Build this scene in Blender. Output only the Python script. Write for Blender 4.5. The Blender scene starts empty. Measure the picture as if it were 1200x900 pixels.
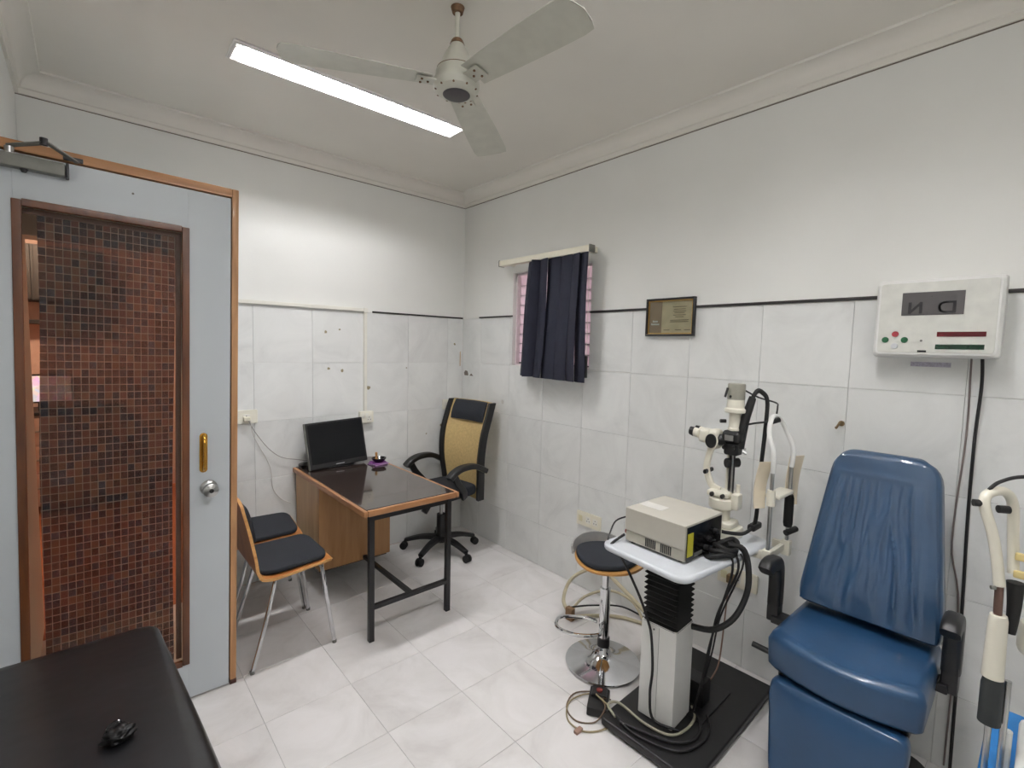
import bpy, bmesh, math, random
from mathutils import Vector, Matrix
from mathutils import noise as NZ
random.seed(7)
PI = math.pi
scene = bpy.context.scene
COL = scene.collection

# ------------------------------------------------------------------ camera
cam_d = bpy.data.cameras.new('camera'); cam = bpy.data.objects.new('camera', cam_d); COL.objects.link(cam)
cam_d.sensor_width = 36; cam_d.lens = 16.909; cam_d.clip_start = .02; cam_d.clip_end = 60
_r = Vector((.7494, -.66168, .02411)); _u = Vector((.03183, .07236, .99687)); _w = Vector((.66136, .74628, -.07529))
cam.matrix_world = Matrix(((_r.x, _u.x, -_w.x, -2.4605), (_r.y, _u.y, -_w.y, -3.4302), (_r.z, _u.z, -_w.z, 1.6), (0, 0, 0, 1)))
scene.camera = cam
# ------------------------------------------------------------------ world, exposure
world = bpy.data.worlds.new('world'); scene.world = world; world.use_nodes = True
bg = world.node_tree.nodes['Background']; bg.inputs[0].default_value = (1.0, .91, .95, 1); bg.inputs[1].default_value = 3.2
vs = scene.view_settings
vs.view_transform = 'Standard'; vs.look = 'None'; vs.gamma = 1; vs.use_curve_mapping = False; vs.exposure = 0.0
FILL_BATTEN = 84.0  # emission of the added fill tube at the near end
TUBE = 182.0        # emission of the fluorescent tubes

# ------------------------------------------------------------------ materials
def lin(c):
    return tuple(((v / 255) / 12.92 if v / 255 <= .04045 else ((v / 255 + .055) / 1.055) ** 2.4) for v in c) + (1,)
def nodes(name):
    m = bpy.data.materials.new(name); m.use_nodes = True
    nt = m.node_tree; return m, nt, nt.nodes['Principled BSDF']
def add(nt, t, **kw):
    n = nt.nodes.new(t)
    for k, v in kw.items(): setattr(n, k, v)
    return n
def mat(name, c, rough=.5, metal=0, var=.08, scale=18, bump=0, bscale=120, coat=0, spec=.5, stretch=None):
    m, nt, p = nodes(name); L = nt.links.new
    base = lin(c)
    p.inputs['Roughness'].default_value = rough; p.inputs['Metallic'].default_value = metal
    p.inputs['Coat Weight'].default_value = coat; p.inputs['Specular IOR Level'].default_value = spec
    tc = add(nt, 'ShaderNodeTexCoord'); src = tc.outputs['Object']
    if stretch:
        mp = add(nt, 'ShaderNodeMapping'); mp.inputs['Scale'].default_value = stretch; L(src, mp.inputs[0]); src = mp.outputs[0]
    n = add(nt, 'ShaderNodeTexNoise'); n.inputs['Scale'].default_value = scale; n.inputs['Detail'].default_value = 5; L(src, n.inputs['Vector'])
    r = add(nt, 'ShaderNodeValToRGB')
    r.color_ramp.elements[0].position = .3; r.color_ramp.elements[1].position = .7
    r.color_ramp.elements[0].color = tuple(v * (1 - var) for v in base[:3]) + (1,)
    r.color_ramp.elements[1].color = tuple(min(1, v * (1 + var)) for v in base[:3]) + (1,)
    L(n.outputs['Fac'], r.inputs[0]); L(r.outputs[0], p.inputs['Base Color'])
    if bump:
        b = add(nt, 'ShaderNodeTexNoise'); b.inputs['Scale'].default_value = bscale; L(src, b.inputs['Vector'])
        bp = add(nt, 'ShaderNodeBump'); bp.inputs['Strength'].default_value = bump; bp.inputs['Distance'].default_value = .004
        L(b.outputs['Fac'], bp.inputs['Height']); L(bp.outputs[0], p.inputs['Normal'])
    return m
def wood(name, a, b, rough=.4, stretch=(3, 3, 40), coat=.1):
    m, nt, p = nodes(name); L = nt.links.new
    tc = add(nt, 'ShaderNodeTexCoord'); mp = add(nt, 'ShaderNodeMapping'); mp.inputs['Scale'].default_value = stretch
    L(tc.outputs['Object'], mp.inputs[0])
    n = add(nt, 'ShaderNodeTexNoise'); n.inputs['Scale'].default_value = 1.6; n.inputs['Detail'].default_value = 6; n.inputs['Distortion'].default_value = .4
    L(mp.outputs[0], n.inputs['Vector'])
    r = add(nt, 'ShaderNodeValToRGB'); r.color_ramp.elements[0].position = .3; r.color_ramp.elements[1].position = .7
    r.color_ramp.elements[0].color = lin(a); r.color_ramp.elements[1].color = lin(b)
    L(n.outputs['Fac'], r.inputs[0]); L(r.outputs[0], p.inputs['Base Color'])
    p.inputs['Roughness'].default_value = rough; p.inputs['Coat Weight'].default_value = coat
    return m
def tile_mat(name, a, b, vein, rough, scale=2.2):
    m, nt, p = nodes(name); L = nt.links.new
    tc = add(nt, 'ShaderNodeTexCoord'); oi = add(nt, 'ShaderNodeObjectInfo')
    mu = add(nt, 'ShaderNodeMath', operation='MULTIPLY'); mu.inputs[1].default_value = 37.0; L(oi.outputs['Random'], mu.inputs[0])
    va = add(nt, 'ShaderNodeVectorMath', operation='ADD'); L(tc.outputs['Object'], va.inputs[0]); L(mu.outputs[0], va.inputs[1])
    n = add(nt, 'ShaderNodeTexNoise'); n.inputs['Scale'].default_value = scale; n.inputs['Detail'].default_value = 8
    n.inputs['Roughness'].default_value = .62; n.inputs['Distortion'].default_value = 1.2; L(va.outputs[0], n.inputs['Vector'])
    r = add(nt, 'ShaderNodeValToRGB'); e = r.color_ramp.elements
    e[0].position = .30; e[0].color = lin(vein); e[1].position = .62; e[1].color = lin(b)
    k = e.new(.45); k.color = lin(a)
    L(n.outputs['Fac'], r.inputs[0])
    hs = add(nt, 'ShaderNodeHueSaturation'); mr = add(nt, 'ShaderNodeMapRange')
    mr.inputs['To Min'].default_value = .965; mr.inputs['To Max'].default_value = 1.02
    L(oi.outputs['Random'], mr.inputs['Value']); L(mr.outputs[0], hs.inputs['Value']); L(r.outputs[0], hs.inputs['Color'])
    L(hs.outputs[0], p.inputs['Base Color']); p.inputs['Roughness'].default_value = rough
    p.inputs['Specular IOR Level'].default_value = .45
    return m
def emit(name, c, s):
    m, nt, p = nodes(name)
    p.inputs['Base Color'].default_value = lin(c); p.inputs['Emission Color'].default_value = lin(c); p.inputs['Emission Strength'].default_value = s
    return m
def glass(name, c=(235, 240, 240), rough=.0, alpha=.12):
    m, nt, p = nodes(name); L = nt.links.new
    t = add(nt, 'ShaderNodeBsdfTransparent'); t.inputs[0].default_value = lin(c)
    g = add(nt, 'ShaderNodeBsdfGlossy'); g.inputs['Roughness'].default_value = rough
    mx = add(nt, 'ShaderNodeMixShader'); lw = add(nt, 'ShaderNodeLayerWeight'); lw.inputs[0].default_value = alpha
    L(lw.outputs['Fresnel'], mx.inputs[0]); L(t.outputs[0], mx.inputs[1]); L(g.outputs[0], mx.inputs[2])
    L(mx.outputs[0], nt.nodes['Material Output'].inputs[0])
    return m

WALL = mat('wall_paint', (233, 233, 228), .75, var=.02, scale=2.5, bump=.05, bscale=60)
CEIL = mat('ceiling_paint', (232, 228, 219), .8, var=.03, scale=1.6, bump=.04, bscale=70)
GROUT = mat('tile_grout', (168, 166, 162), .9)
WTILE = tile_mat('glazed_wall_tile', (226, 227, 224), (232, 233, 230), (217, 218, 215), .24, 3.0)
FTILE = tile_mat('floor_tile_ceramic', (222, 219, 216), (230, 227, 225), (211, 207, 204), .30, 3.0)
BLACKTRIM = mat('black_listello', (38, 33, 33), .4)
WHITEPVC = mat('white_pvc', (228, 226, 216), .45, var=.03)
IVORY = mat('ivory_plastic', (228, 223, 204), .4, var=.03)
SWITCH = mat('switch_plastic', (232, 229, 214), .35, var=.02)
TEAK = wood('teak_lipping', (168, 122, 80), (200, 152, 106), .45, (30, 30, 2.5))
TEAKH = wood('teak_lipping_flat', (164, 114, 70), (192, 140, 92), .45, (2.5, 30, 30))
DOORLAM = mat('grey_white_laminate', (202, 208, 212), .35, var=.02, scale=4)
BROWNWOOD = wood('brown_moulding', (78, 42, 20), (108, 62, 30), .35, (20, 20, 3))
DESKWOOD = wood('desk_wood', (172, 134, 86), (194, 156, 106), .38, (14, 14, 1.6))
DESKPANEL = wood('desk_panel_wood', (148, 104, 60), (172, 128, 80), .35, (14, 14, 1.6))
DESKEDGE = wood('desk_edge_wood', (148, 102, 64), (178, 130, 90), .4, (4, 20, 20))
DESKTOP = mat('smoky_glass_laminate', (58, 48, 44), .10, var=.15, scale=30, coat=.6)
PLY = wood('plywood_edge', (186, 132, 70), (214, 164, 100), .4, (6, 6, 30))
PLYRED = wood('plywood_veneer', (176, 108, 56), (200, 136, 78), .35, (10, 10, 2))
BLACK = mat('black_plastic', (22, 22, 23), .42, bump=.05)
BLACKM = mat('black_metal', (26, 25, 27), .38, var=.1)
BLACKG = mat('black_gloss', (12, 12, 14), .12)
SCREEN = mat('dark_screen', (8, 9, 12), .3, var=.02, spec=.25)
RUBBER = mat('black_rubber', (18, 18, 18), .7)
FABRICB = mat('black_fabric', (27, 31, 38), .9, var=.15, scale=90, bump=.2, bscale=400)
FABRICT = mat('tan_fabric', (198, 172, 118), .9, var=.1, scale=60, bump=.2, bscale=420)
LEATHER = mat('black_rexine', (25, 25, 27), .33, var=.3, scale=5, bump=.5, bscale=9)
CHROME = mat('chrome', (215, 216, 218), .08, 1, var=.02)
STEEL = mat('brushed_steel', (178, 178, 176), .28, 1, var=.05)
ALU = mat('dull_grey_metal', (122, 122, 116), .5, .6, var=.15)
BRASS = mat('brass', (176, 132, 56), .25, 1, var=.12)
NAVY = mat('navy_blind_fabric', (22, 25, 42), .85, var=.12, scale=25, bump=.1, bscale=200)
BLUE = mat('blue_rexine', (36, 70, 104), .34, var=.10, scale=5, bump=.12, bscale=30, coat=.15)
CREAM = mat('cream_enamel', (226, 222, 206), .3, var=.03, coat=.2)
GREYBEIGE = mat('grey_beige_enamel', (186, 182, 170), .4, var=.03)
CAPGREY = mat('lamp_cap_grey', (150, 148, 136), .4)
TABLEGREY = mat('pale_grey_laminate', (206, 210, 214), .35, var=.03)
WHITEMET = mat('white_enamel', (228, 228, 224), .35, var=.02)
PAPER = mat('cream_paper', (226, 214, 190), .85, var=.05)
FANW = mat('fan_cream_enamel', (204, 203, 190), .35, var=.05)
RUST = mat('rust_stain', (112, 84, 58), .8, var=.4, scale=60)
DARKGREY = mat('dark_grey_disc', (72, 68, 70), .45)
CREAMTUBE = mat('aged_cream_tube', (190, 180, 152), .6, var=.12)
WIREW = mat('grey_wire', (150, 146, 140), .6)
WIREB = mat('black_wire', (20, 18, 20), .55)
RED = mat('red_button', (150, 42, 52), .4); GREEN = mat('green_button', (36, 92, 60), .4)
REDG = mat('red_filter', (88, 12, 22), .2); GREENG = mat('green_filter', (8, 46, 28), .2)
LCD = mat('grey_lcd', (84, 82, 82), .25, var=.04); INK = mat('lcd_ink', (18, 18, 20), .5)
PURPLE = mat('purple_paper', (120, 40, 130), .6); TAN = mat('tan_wood', (190, 140, 80), .5)
YELLOW = mat('yellow_label', (172, 166, 40), .5); BROWNPLUG = mat('brown_plug', (120, 98, 66), .6)
CLOTHBLUE = mat('bright_blue_plastic', (34, 120, 190), .4); LILAC = mat('faded_lilac_print', (176, 172, 186), .7, var=.2, scale=160)

# film with printed mosaic squares (flat print on the door glass)
def film_mat():
    m, nt, p = nodes('printed_mosaic_film'); L = nt.links.new
    tc = add(nt, 'ShaderNodeTexCoord'); sp = add(nt, 'ShaderNodeSeparateXYZ'); L(tc.outputs['Object'], sp.inputs[0])
    def M(op, a, b=None):
        n = add(nt, 'ShaderNodeMath', operation=op)
        for i, v in enumerate((a, b)):
            if v is None: continue
            if isinstance(v, (int, float)): n.inputs[i].default_value = v
            else: L(v, n.inputs[i])
        return n.outputs[0]
    ux = M('DIVIDE', sp.outputs['X'], .0228); uz = M('DIVIDE', sp.outputs['Z'], .0295)
    ix = M('FLOOR', ux); iz = M('FLOOR', uz); fx = M('FRACT', ux); fz = M('FRACT', uz)
    cb = add(nt, 'ShaderNodeCombineXYZ'); L(ix, cb.inputs[0]); L(iz, cb.inputs[1])
    wn = add(nt, 'ShaderNodeTexWhiteNoise', noise_dimensions='2D'); L(cb.outputs[0], wn.inputs['Vector'])
    r = add(nt, 'ShaderNodeValToRGB'); r.color_ramp.interpolation = 'CONSTANT'; e = r.color_ramp.elements
    cols = [(0, (94, 78, 84)), (.14, (126, 76, 62)), (.34, (142, 82, 64)), (.5, (106, 70, 68)), (.64, (152, 96, 70)), (.80, (98, 84, 92)), (.9, (132, 74, 62))]
    e[0].color = lin(cols[0][1]); e[1].position = cols[1][0]; e[1].color = lin(cols[1][1])
    for q, c in cols[2:]:
        k = e.new(q); k.color = lin(c)
    L(wn.outputs['Value'], r.inputs[0])
    ex = M('ABSOLUTE', M('SUBTRACT', fx, .5)); ez = M('ABSOLUTE', M('SUBTRACT', fz, .5))
    line = M('GREATER_THAN', M('MAXIMUM', ex, ez), .45)
    nz = add(nt, 'ShaderNodeTexNoise'); nz.inputs['Scale'].default_value = 260; L(tc.outputs['Object'], nz.inputs['Vector'])
    dk = add(nt, 'ShaderNodeMixRGB', blend_type='MULTIPLY'); dk.inputs[0].default_value = .3; L(r.outputs[0], dk.inputs[1]); L(nz.outputs['Fac'], dk.inputs[2])
    mx = add(nt, 'ShaderNodeMixRGB'); L(line, mx.inputs[0]); L(dk.outputs[0], mx.inputs[1]); mx.inputs[2].default_value = lin((198, 168, 150))
    L(mx.outputs[0], p.inputs['Base Color']); p.inputs['Roughness'].default_value = .45
    tr = add(nt, 'ShaderNodeBsdfTransparent'); tr.inputs[0].default_value = (.9, .72, .64, 1)
    ms = add(nt, 'ShaderNodeMixShader'); ms.inputs[0].default_value = .36
    L(p.outputs[0], ms.inputs[1]); L(tr.outputs[0], ms.inputs[2]); L(ms.outputs[0], nt.nodes['Material Output'].inputs[0])
    return m
FILM = film_mat(); PANE = glass('clear_glass')
def frosted():
    m, nt, p = nodes('frosted_louvre_glass'); L = nt.links.new
    d = add(nt, 'ShaderNodeBsdfTranslucent'); d.inputs[0].default_value = lin((243, 234, 238))
    d2 = add(nt, 'ShaderNodeBsdfDiffuse'); d2.inputs[0].default_value = lin((236, 226, 230))
    g = add(nt, 'ShaderNodeBsdfGlossy'); g.inputs['Roughness'].default_value = .3
    a = add(nt, 'ShaderNodeMixShader'); a.inputs[0].default_value = .45; L(d.outputs[0], a.inputs[1]); L(d2.outputs[0], a.inputs[2])
    b = add(nt, 'ShaderNodeMixShader'); b.inputs[0].default_value = .05; L(a.outputs[0], b.inputs[1]); L(g.outputs[0], b.inputs[2])
    L(b.outputs[0], nt.nodes['Material Output'].inputs[0]); return m
FROST = frosted()
def wrap():
    m = mat('blue_seen_through_plastic_wrap', (38, 70, 102), .42, var=.12, scale=4, bump=.12, bscale=14, coat=1.0)
    p = m.node_tree.nodes['Principled BSDF']; p.inputs['Coat Roughness'].default_value = .10; p.inputs['Coat IOR'].default_value = 1.55
    return m
WRAP = wrap()

# ------------------------------------------------------------------ geometry helpers
def smooth(pts, n=6, closed=False):
    P = [Vector(p) for p in pts]; N = len(P); out = []
    if N < 3: return P
    for i in range(N if closed else N - 1):
        if closed: a, b, c, d = P[(i - 1) % N], P[i], P[(i + 1) % N], P[(i + 2) % N]
        else: a, b, c, d = P[max(i - 1, 0)], P[i], P[i + 1], P[min(i + 2, N - 1)]
        for k in range(n):
            t = k / n
            out.append(.5 * ((2 * b) + (c - a) * t + (2 * a - 5 * b + 4 * c - d) * t * t + (3 * b - a - 3 * c + d) * t ** 3))
    if not closed: out.append(P[-1])
    return out
def rrect(w, h, r, n=5, cx=0, cy=0):
    out = []
    for sx, sy, a0 in ((1, 1, 0), (-1, 1, PI / 2), (-1, -1, PI), (1, -1, 1.5 * PI)):
        for k in range(n + 1):
            a = a0 + PI / 2 * k / n
            out.append((cx + sx * (w / 2 - r) + r * math.cos(a), cy + sy * (h / 2 - r) + r * math.sin(a)))
    return out
def rpoly(pts, rad, n=5):
    """polygon with rounded corners; rad one number or a list"""
    out = []; N = len(pts)
    for i in range(N):
        p = Vector(pts[i]).to_2d(); a = Vector(pts[i - 1]).to_2d(); b = Vector(pts[(i + 1) % N]).to_2d()
        r = rad[i] if isinstance(rad, (list, tuple)) else rad
        da = (a - p).normalized(); db = (b - p).normalized(); r = min(r, (a - p).length * .49, (b - p).length * .49)
        s, e = p + da * r, p + db * r
        for k in range(n + 1):
            t = k / n; q = (1 - t) ** 2 * s + 2 * t * (1 - t) * p + t * t * e; out.append((q.x, q.y))
    return out

class B:
    def __init__(s): s.bm = bmesh.new()
    def merge(s, t, M=None):
        if M is not None: bmesh.ops.transform(t, matrix=M, verts=t.verts)
        me = bpy.data.meshes.new('t'); t.to_mesh(me); t.free(); s.bm.from_mesh(me); bpy.data.meshes.remove(me); return s
    def box(s, lo, hi, bev=0, seg=2, M=None):
        t = bmesh.new(); bmesh.ops.create_cube(t, size=1)
        c = [(a + b) / 2 for a, b in zip(lo, hi)]; d = [abs(b - a) for a, b in zip(lo, hi)]
        bmesh.ops.scale(t, vec=d, verts=t.verts); bmesh.ops.translate(t, vec=c, verts=t.verts)
        if bev: bmesh.ops.bevel(t, geom=t.edges[:], offset=min(bev, min(d) * .49), segments=seg, profile=.5, affect='EDGES')
        return s.merge(t, M)
    def cyl(s, p0, p1, r0, r1=None, n=16, bev=0):
        r1 = r0 if r1 is None else r1; p0, p1 = Vector(p0), Vector(p1); d = p1 - p0
        t = bmesh.new(); bmesh.ops.create_cone(t, cap_ends=True, segments=n, radius1=r0, radius2=r1, depth=d.length)
        if bev:
            ed = [e for e in t.edges if abs(e.verts[0].co.z - e.verts[1].co.z) < 1e-6]
            bmesh.ops.bevel(t, geom=ed, offset=bev, segments=2, profile=.5, affect='EDGES')
        M = Matrix.Translation((p0 + p1) / 2) @ d.to_track_quat('Z', 'Y').to_matrix().to_4x4()
        return s.merge(t, M)
    def rings(s, rings, cap=True, closed=True, loop=False):
        vs = [[s.bm.verts.new(p) for p in r] for r in rings]; n = len(rings[0]); m = len(rings)
        for i in range(m if loop else m - 1):
            A, Bb = vs[i], vs[(i + 1) % m]
            for j in range(n if closed else n - 1):
                k = (j + 1) % n; s.bm.faces.new((A[j], A[k], Bb[k], Bb[j]))
        if cap and not loop and closed:
            s.bm.faces.new(list(reversed(vs[0]))); s.bm.faces.new(vs[-1])
        return s
    def tube(s, pts, r, n=8, sm=6, closed=False):
        P = smooth(pts, sm, closed) if sm else [Vector(p) for p in pts]; N = len(P); rad = r if callable(r) else (lambda t: r)
        ref = None; rings = []
        for i, p in enumerate(P):
            a = P[(i - 1) % N] if (closed or i > 0) else P[0]; b = P[(i + 1) % N] if (closed or i < N - 1) else P[-1]
            d = (b - a).normalized()
            if ref is None: ref = Vector((0, 0, 1)) if abs(d.z) < .9 else Vector((1, 0, 0))
            x = (ref - d * ref.dot(d)).normalized(); y = d.cross(x); ref = x; q = rad(i / max(1, N - 1))
            rings.append([p + q * (math.cos(2 * PI * k / n) * x + math.sin(2 * PI * k / n) * y) for k in range(n)])
        return s.rings(rings, cap=not closed, loop=closed)
    def sweep(s, pts, w, h, up=(0, 0, 1), sm=6, rnd=.3):
        """flat bar with rounded section swept along a path"""
        P = smooth(pts, sm) if sm else [Vector(p) for p in pts]; rings = []; N = len(P); up = Vector(up)
        for i, p in enumerate(P):
            d = (P[min(i + 1, N - 1)] - P[max(i - 1, 0)]).normalized(); x = d.cross(up).normalized(); y = x.cross(d)
            ww = w(i / (N - 1)) if callable(w) else w; hh = h(i / (N - 1)) if callable(h) else h
            rings.append([p + x * a + y * b for a, b in rrect(ww, hh, min(ww, hh) * rnd, 3)])
        return s.rings(rings)
    def lathe(s, prof, c=(0, 0, 0), n=32, axis=(0, 0, 1)):
        q = Vector(axis).to_track_quat('Z', 'Y'); c = Vector(c)
        rings = [[c + q @ Vector((max(r, 1e-4) * math.cos(2 * PI * k / n), max(r, 1e-4) * math.sin(2 * PI * k / n), z)) for k in range(n)] for r, z in prof]
        return s.rings(rings)
    def plate(s, poly, z0, z1, bev=0, seg=2, M=None):
        t = bmesh.new(); a = [t.verts.new((x, y, z0)) for x, y in poly]; b = [t.verts.new((x, y, z1)) for x, y in poly]; n = len(poly)
        t.faces.new(list(reversed(a))); t.faces.new(b)
        for i in range(n): t.faces.new((a[i], a[(i + 1) % n], b[(i + 1) % n], b[i]))
        bmesh.ops.recalc_face_normals(t, faces=t.faces)
        if bev:
            ed = [e for e in t.edges if abs(e.verts[0].co.z - e.verts[1].co.z) < 1e-6]
            bmesh.ops.bevel(t, geom=ed, offset=bev, segments=seg, profile=.5, affect='EDGES')
        return s.merge(t, M)
    def obj(s, name, m, parent=None, ang=35, loc=None):
        bmesh.ops.recalc_face_normals(s.bm, faces=s.bm.faces)
        me = bpy.data.meshes.new(name); s.bm.to_mesh(me); s.bm.free()
        o = bpy.data.objects.new(name, me); COL.objects.link(o); me.materials.append(m)
        me.polygons.foreach_set('use_smooth', [True] * len(me.polygons)); me.set_sharp_from_angle(angle=math.radians(ang))
        wn = None if name in ('plastic_wrap', 'mesh_back') else o.modifiers.new('weighted_normals', 'WEIGHTED_NORMAL')
        if wn: wn.keep_sharp = True; wn.weight = 50
        if parent is not None:
            o.parent = parent; root = parent
            while root.parent: root = root.parent
            if root.name in ROOTM: me.transform(ROOTM[root.name].inverted())
        elif loc is not None:
            me.transform(Matrix.Translation(-Vector(loc))); o.location = loc
            ROOTM[o.name] = Matrix.Translation(Vector(loc))
        return o
ROOTM = {}
def tag(o, label=None, cat=None, group=None, kind=None):
    if label: o['label'] = label
    if cat: o['category'] = cat
    if group: o['group'] = group
    if kind: o['kind'] = kind
    return o
def thing(name, label, cat, loc=(0, 0, 0), rz=0, group=None):
    o = bpy.data.objects.new(name, None); COL.objects.link(o); o.empty_display_size = .05
    o.location = loc; o.rotation_euler = (0, 0, rz)
    ROOTM[o.name] = Matrix.Translation(Vector(loc)) @ Matrix.Rotation(rz, 4, 'Z')
    return tag(o, label, cat, group)
def copy_tree(o, parent=None):
    kids = list(o.children); c = o.copy(); COL.objects.link(c); c.parent = parent
    for k in kids: copy_tree(k, c)
    return c
def struct(o): o['kind'] = 'structure'; return o
def frame_M(origin, x, y):
    x = Vector(x).normalized(); y = Vector(y); y = (y - x * y.dot(x)).normalized(); z = x.cross(y)
    return Matrix(((x.x, y.x, z.x, origin[0]), (x.y, y.y, z.y, origin[1]), (x.z, y.z, z.z, origin[2]), (0, 0, 0, 1)))

# ================================================================== ROOM
XL, YF, ZC = -2.95, -4.9, 2.872
floor = struct(B().box((XL, YF, -.10), (0, 0.0, -.002)).obj('floor', GROUT))
HX0, HX1 = -1.352 - .592, -1.352 + .592                    # recesses for the two light fittings
b = B(); ys_ = [YF - .1, -2.92 - .085, -2.92 + .085, -.958 - .085, -.958 + .085, .15]
b.box((XL - .1, YF - .1, ZC), (HX0, .15, ZC + .1)).box((HX1, YF - .1, ZC), (.15, .15, ZC + .1))
for k in (0, 2, 4): ys_[k] < ys_[k + 1] and b.box((HX0, ys_[k], ZC), (HX1, ys_[k + 1], ZC + .1))
b.box((XL - .1, YF - .1, ZC + .1), (.15, .15, ZC + .12))
ceiling = struct(b.obj('ceiling', CEIL))
def tile_mesh(w, h, t):
    b = 1e-3; bm = bmesh.new()
    lo = [bm.verts.new((x, y, -t)) for x, y in ((-w / 2, -h / 2), (w / 2, -h / 2), (w / 2, h / 2), (-w / 2, h / 2))]
    mi = [bm.verts.new((x, y, -b)) for x, y in ((-w / 2, -h / 2), (w / 2, -h / 2), (w / 2, h / 2), (-w / 2, h / 2))]
    hi = [bm.verts.new((x, y, 0)) for x, y in ((-w / 2 + b, -h / 2 + b), (w / 2 - b, -h / 2 + b), (w / 2 - b, h / 2 - b), (-w / 2 + b, h / 2 - b))]
    for i in range(4):
        j = (i + 1) % 4; bm.faces.new((lo[i], lo[j], mi[j], mi[i])); bm.faces.new((mi[i], mi[j], hi[j], hi[i]))
    bm.faces.new(hi)
    me = bpy.data.meshes.new('tile'); bm.to_mesh(me); bm.free(); return me
_tc = {}
def lay(parent, name, us, vs_, M, m, holes=(), gap=.0014, t=.006):
    """tiles between the joint lines us, vs_ on the plane M (local x, y; z out); holes are (u0,v0,u1,v1)"""
    for a, b in zip(us[:-1], us[1:]):
        for c, d in zip(vs_[:-1], vs_[1:]):
            rect = [(a, c, b, d)]
            for h in holes:
                nxt = []
                for (x0, y0, x1, y1) in rect:
                    if h[2] <= x0 or h[0] >= x1 or h[3] <= y0 or h[1] >= y1: nxt.append((x0, y0, x1, y1)); continue
                    if h[1] > y0: nxt.append((x0, y0, x1, h[1]))
                    if h[3] < y1: nxt.append((x0, h[3], x1, y1))
                    yy0, yy1 = max(y0, h[1]), min(y1, h[3])
                    if h[0] > x0: nxt.append((x0, yy0, h[0], yy1))
                    if h[2] < x1: nxt.append((h[2], yy0, x1, yy1))
                rect = nxt
            for (x0, y0, x1, y1) in rect:
                w, h2 = x1 - x0 - gap, y1 - y0 - gap
                if w < .012 or h2 < .012: continue
                k = (round(w, 3), round(h2, 3), m.name)
                if k not in _tc:
                    _tc[k] = tile_mesh(w, h2, t); _tc[k].materials.append(m)
                o = bpy.data.objects.new(name, _tc[k]); COL.objects.link(o); o.parent = parent
                o.matrix_local = M @ Matrix.Translation(((x0 + x1) / 2, (y0 + y1) / 2, 0))
def joints(x0, x1, ref, step):
    k = math.ceil((x0 - ref) / step + 1e-6); out = [x0]
    while ref + k * step < x1 - 1e-6:
        if ref + k * step - out[-1] > .02: out.append(ref + k * step)
        k += 1
    return out + [x1]
lay(floor, 'floor_tile', joints(XL, 0, -.827, .3735), joints(YF, 0, -1.709, .3735), Matrix.Identity(4), FTILE)
ZT = 1.836
ROWS = [0, .307, .692, 1.077, 1.462, ZT]
TK = .006
# right wall (x = 0) with the window opening
WY0, WY1, WZ0, WZ1 = -1.405, -.645, 1.467, 2.165
b = B(); X0, X1 = TK, .15
b.box((X0, YF, -.1), (X1, WY0, ZT)); b.box((X0, WY1, -.1), (X1, .15, ZT)); b.box((X0, WY0, -.1), (X1, WY1, WZ0))
b.box((0, YF, ZT), (X1, WY0, ZC)); b.box((0, WY1, ZT), (X1, .15, ZC)); b.box((0, WY0, WZ1), (X1, WY1, ZC))
wall_right = struct(b.obj('wall_right', WALL))
MR = Matrix(((0, 0, -1, 0), (1, 0, 0, 0), (0, 1, 0, 0), (0, 0, 0, 1)))     # u=y v=z out=-x
lay(wall_right, 'wall_tile', joints(YF, 0, -.99, .3705), ROWS, MR, WTILE, [(WY0, WZ0, WY1, WZ1)])
# back wall (y = 0) with the inner doorway to the next room
DX0, DX1, DZ = -2.68, -2.04, 2.1
b = B()
b.box((DX1, TK, -.1), (0, .15, ZT)); b.box((XL, 0, -.1), (DX0, .15, ZC)); b.box((DX0, 0, DZ), (DX1, .15, ZC)); b.box((DX1, 0, ZT), (0, .15, ZC))
wall_back = struct(b.obj('wall_back', WALL))
MB_ = Matrix(((1, 0, 0, 0), (0, 0, -1, 0), (0, 1, 0, 0), (0, 0, 0, 1)))     # u=x v=z out=-y
lay(wall_back, 'wall_tile', joints(DX1, 0, -.162, .373), ROWS, MB_, WTILE)
# left wall: in two planes (the entrance lobby is a little narrower)
b = B(); b.box((XL - .12, YF, -.1), (XL, .15, ZC)); b.box((XL, -.975, -.1), (-2.68, 0, ZC))
wall_left = struct(b.obj('wall_left', WALL))
wall_front = struct(B().box((XL - .1, YF - .12, -.1), (.15, YF, ZC)).obj('wall_front', WALL))
# missing / chipped glaze where the tile broke near the corner, plus small plugs and scars on the tiles
def scar(parent, poly, M, m=RUST, t=.0012): B().plate(poly, -.0005, t, M=M).obj('chipped_patch', m, parent)
def blob(u, v, w, h, n=9, j=.35):
    return [(u + w / 2 * math.cos(2 * PI * k / n) * (1 + random.uniform(-j, j)), v + h / 2 * math.sin(2 * PI * k / n) * (1 + random.uniform(-j, j))) for k in range(n)]
CHIP = mat('bare_plaster', (118, 108, 100), .9, var=.4, scale=90)
scar(wall_right, [(-.085, 1.352), (-.03, 1.352), (-.022, 1.375), (-.04, 1.395), (-.07, 1.39), (-.082, 1.37)], MR, CHIP)
scar(wall_right, [(-.155, 1.352), (-.10, 1.352), (-.115, 1.364), (-.125, 1.372), (-.14, 1.362)], MR, CHIP)
for u, v, s in ((-1.19, 1.68, .022), (-1.09, 1.70, .016), (-1.17, 1.42, .02), (-1.07, 1.405, .022), (-.22, .93, .022), (-.87, 1.27, .03), (-.36, .87, .012), (-.55, 1.42, .012), (-.09, 1.62, .02)):
    scar(wall_back, blob(u, v, s, s), MB_, mat('old_wall_plug', (150, 140, 112), .8))
scar(wall_right, blob(-.545, 1.17, .03, .035, j=.2), MR, mat('pale_scuff', (200, 198, 192), .8))
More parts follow.
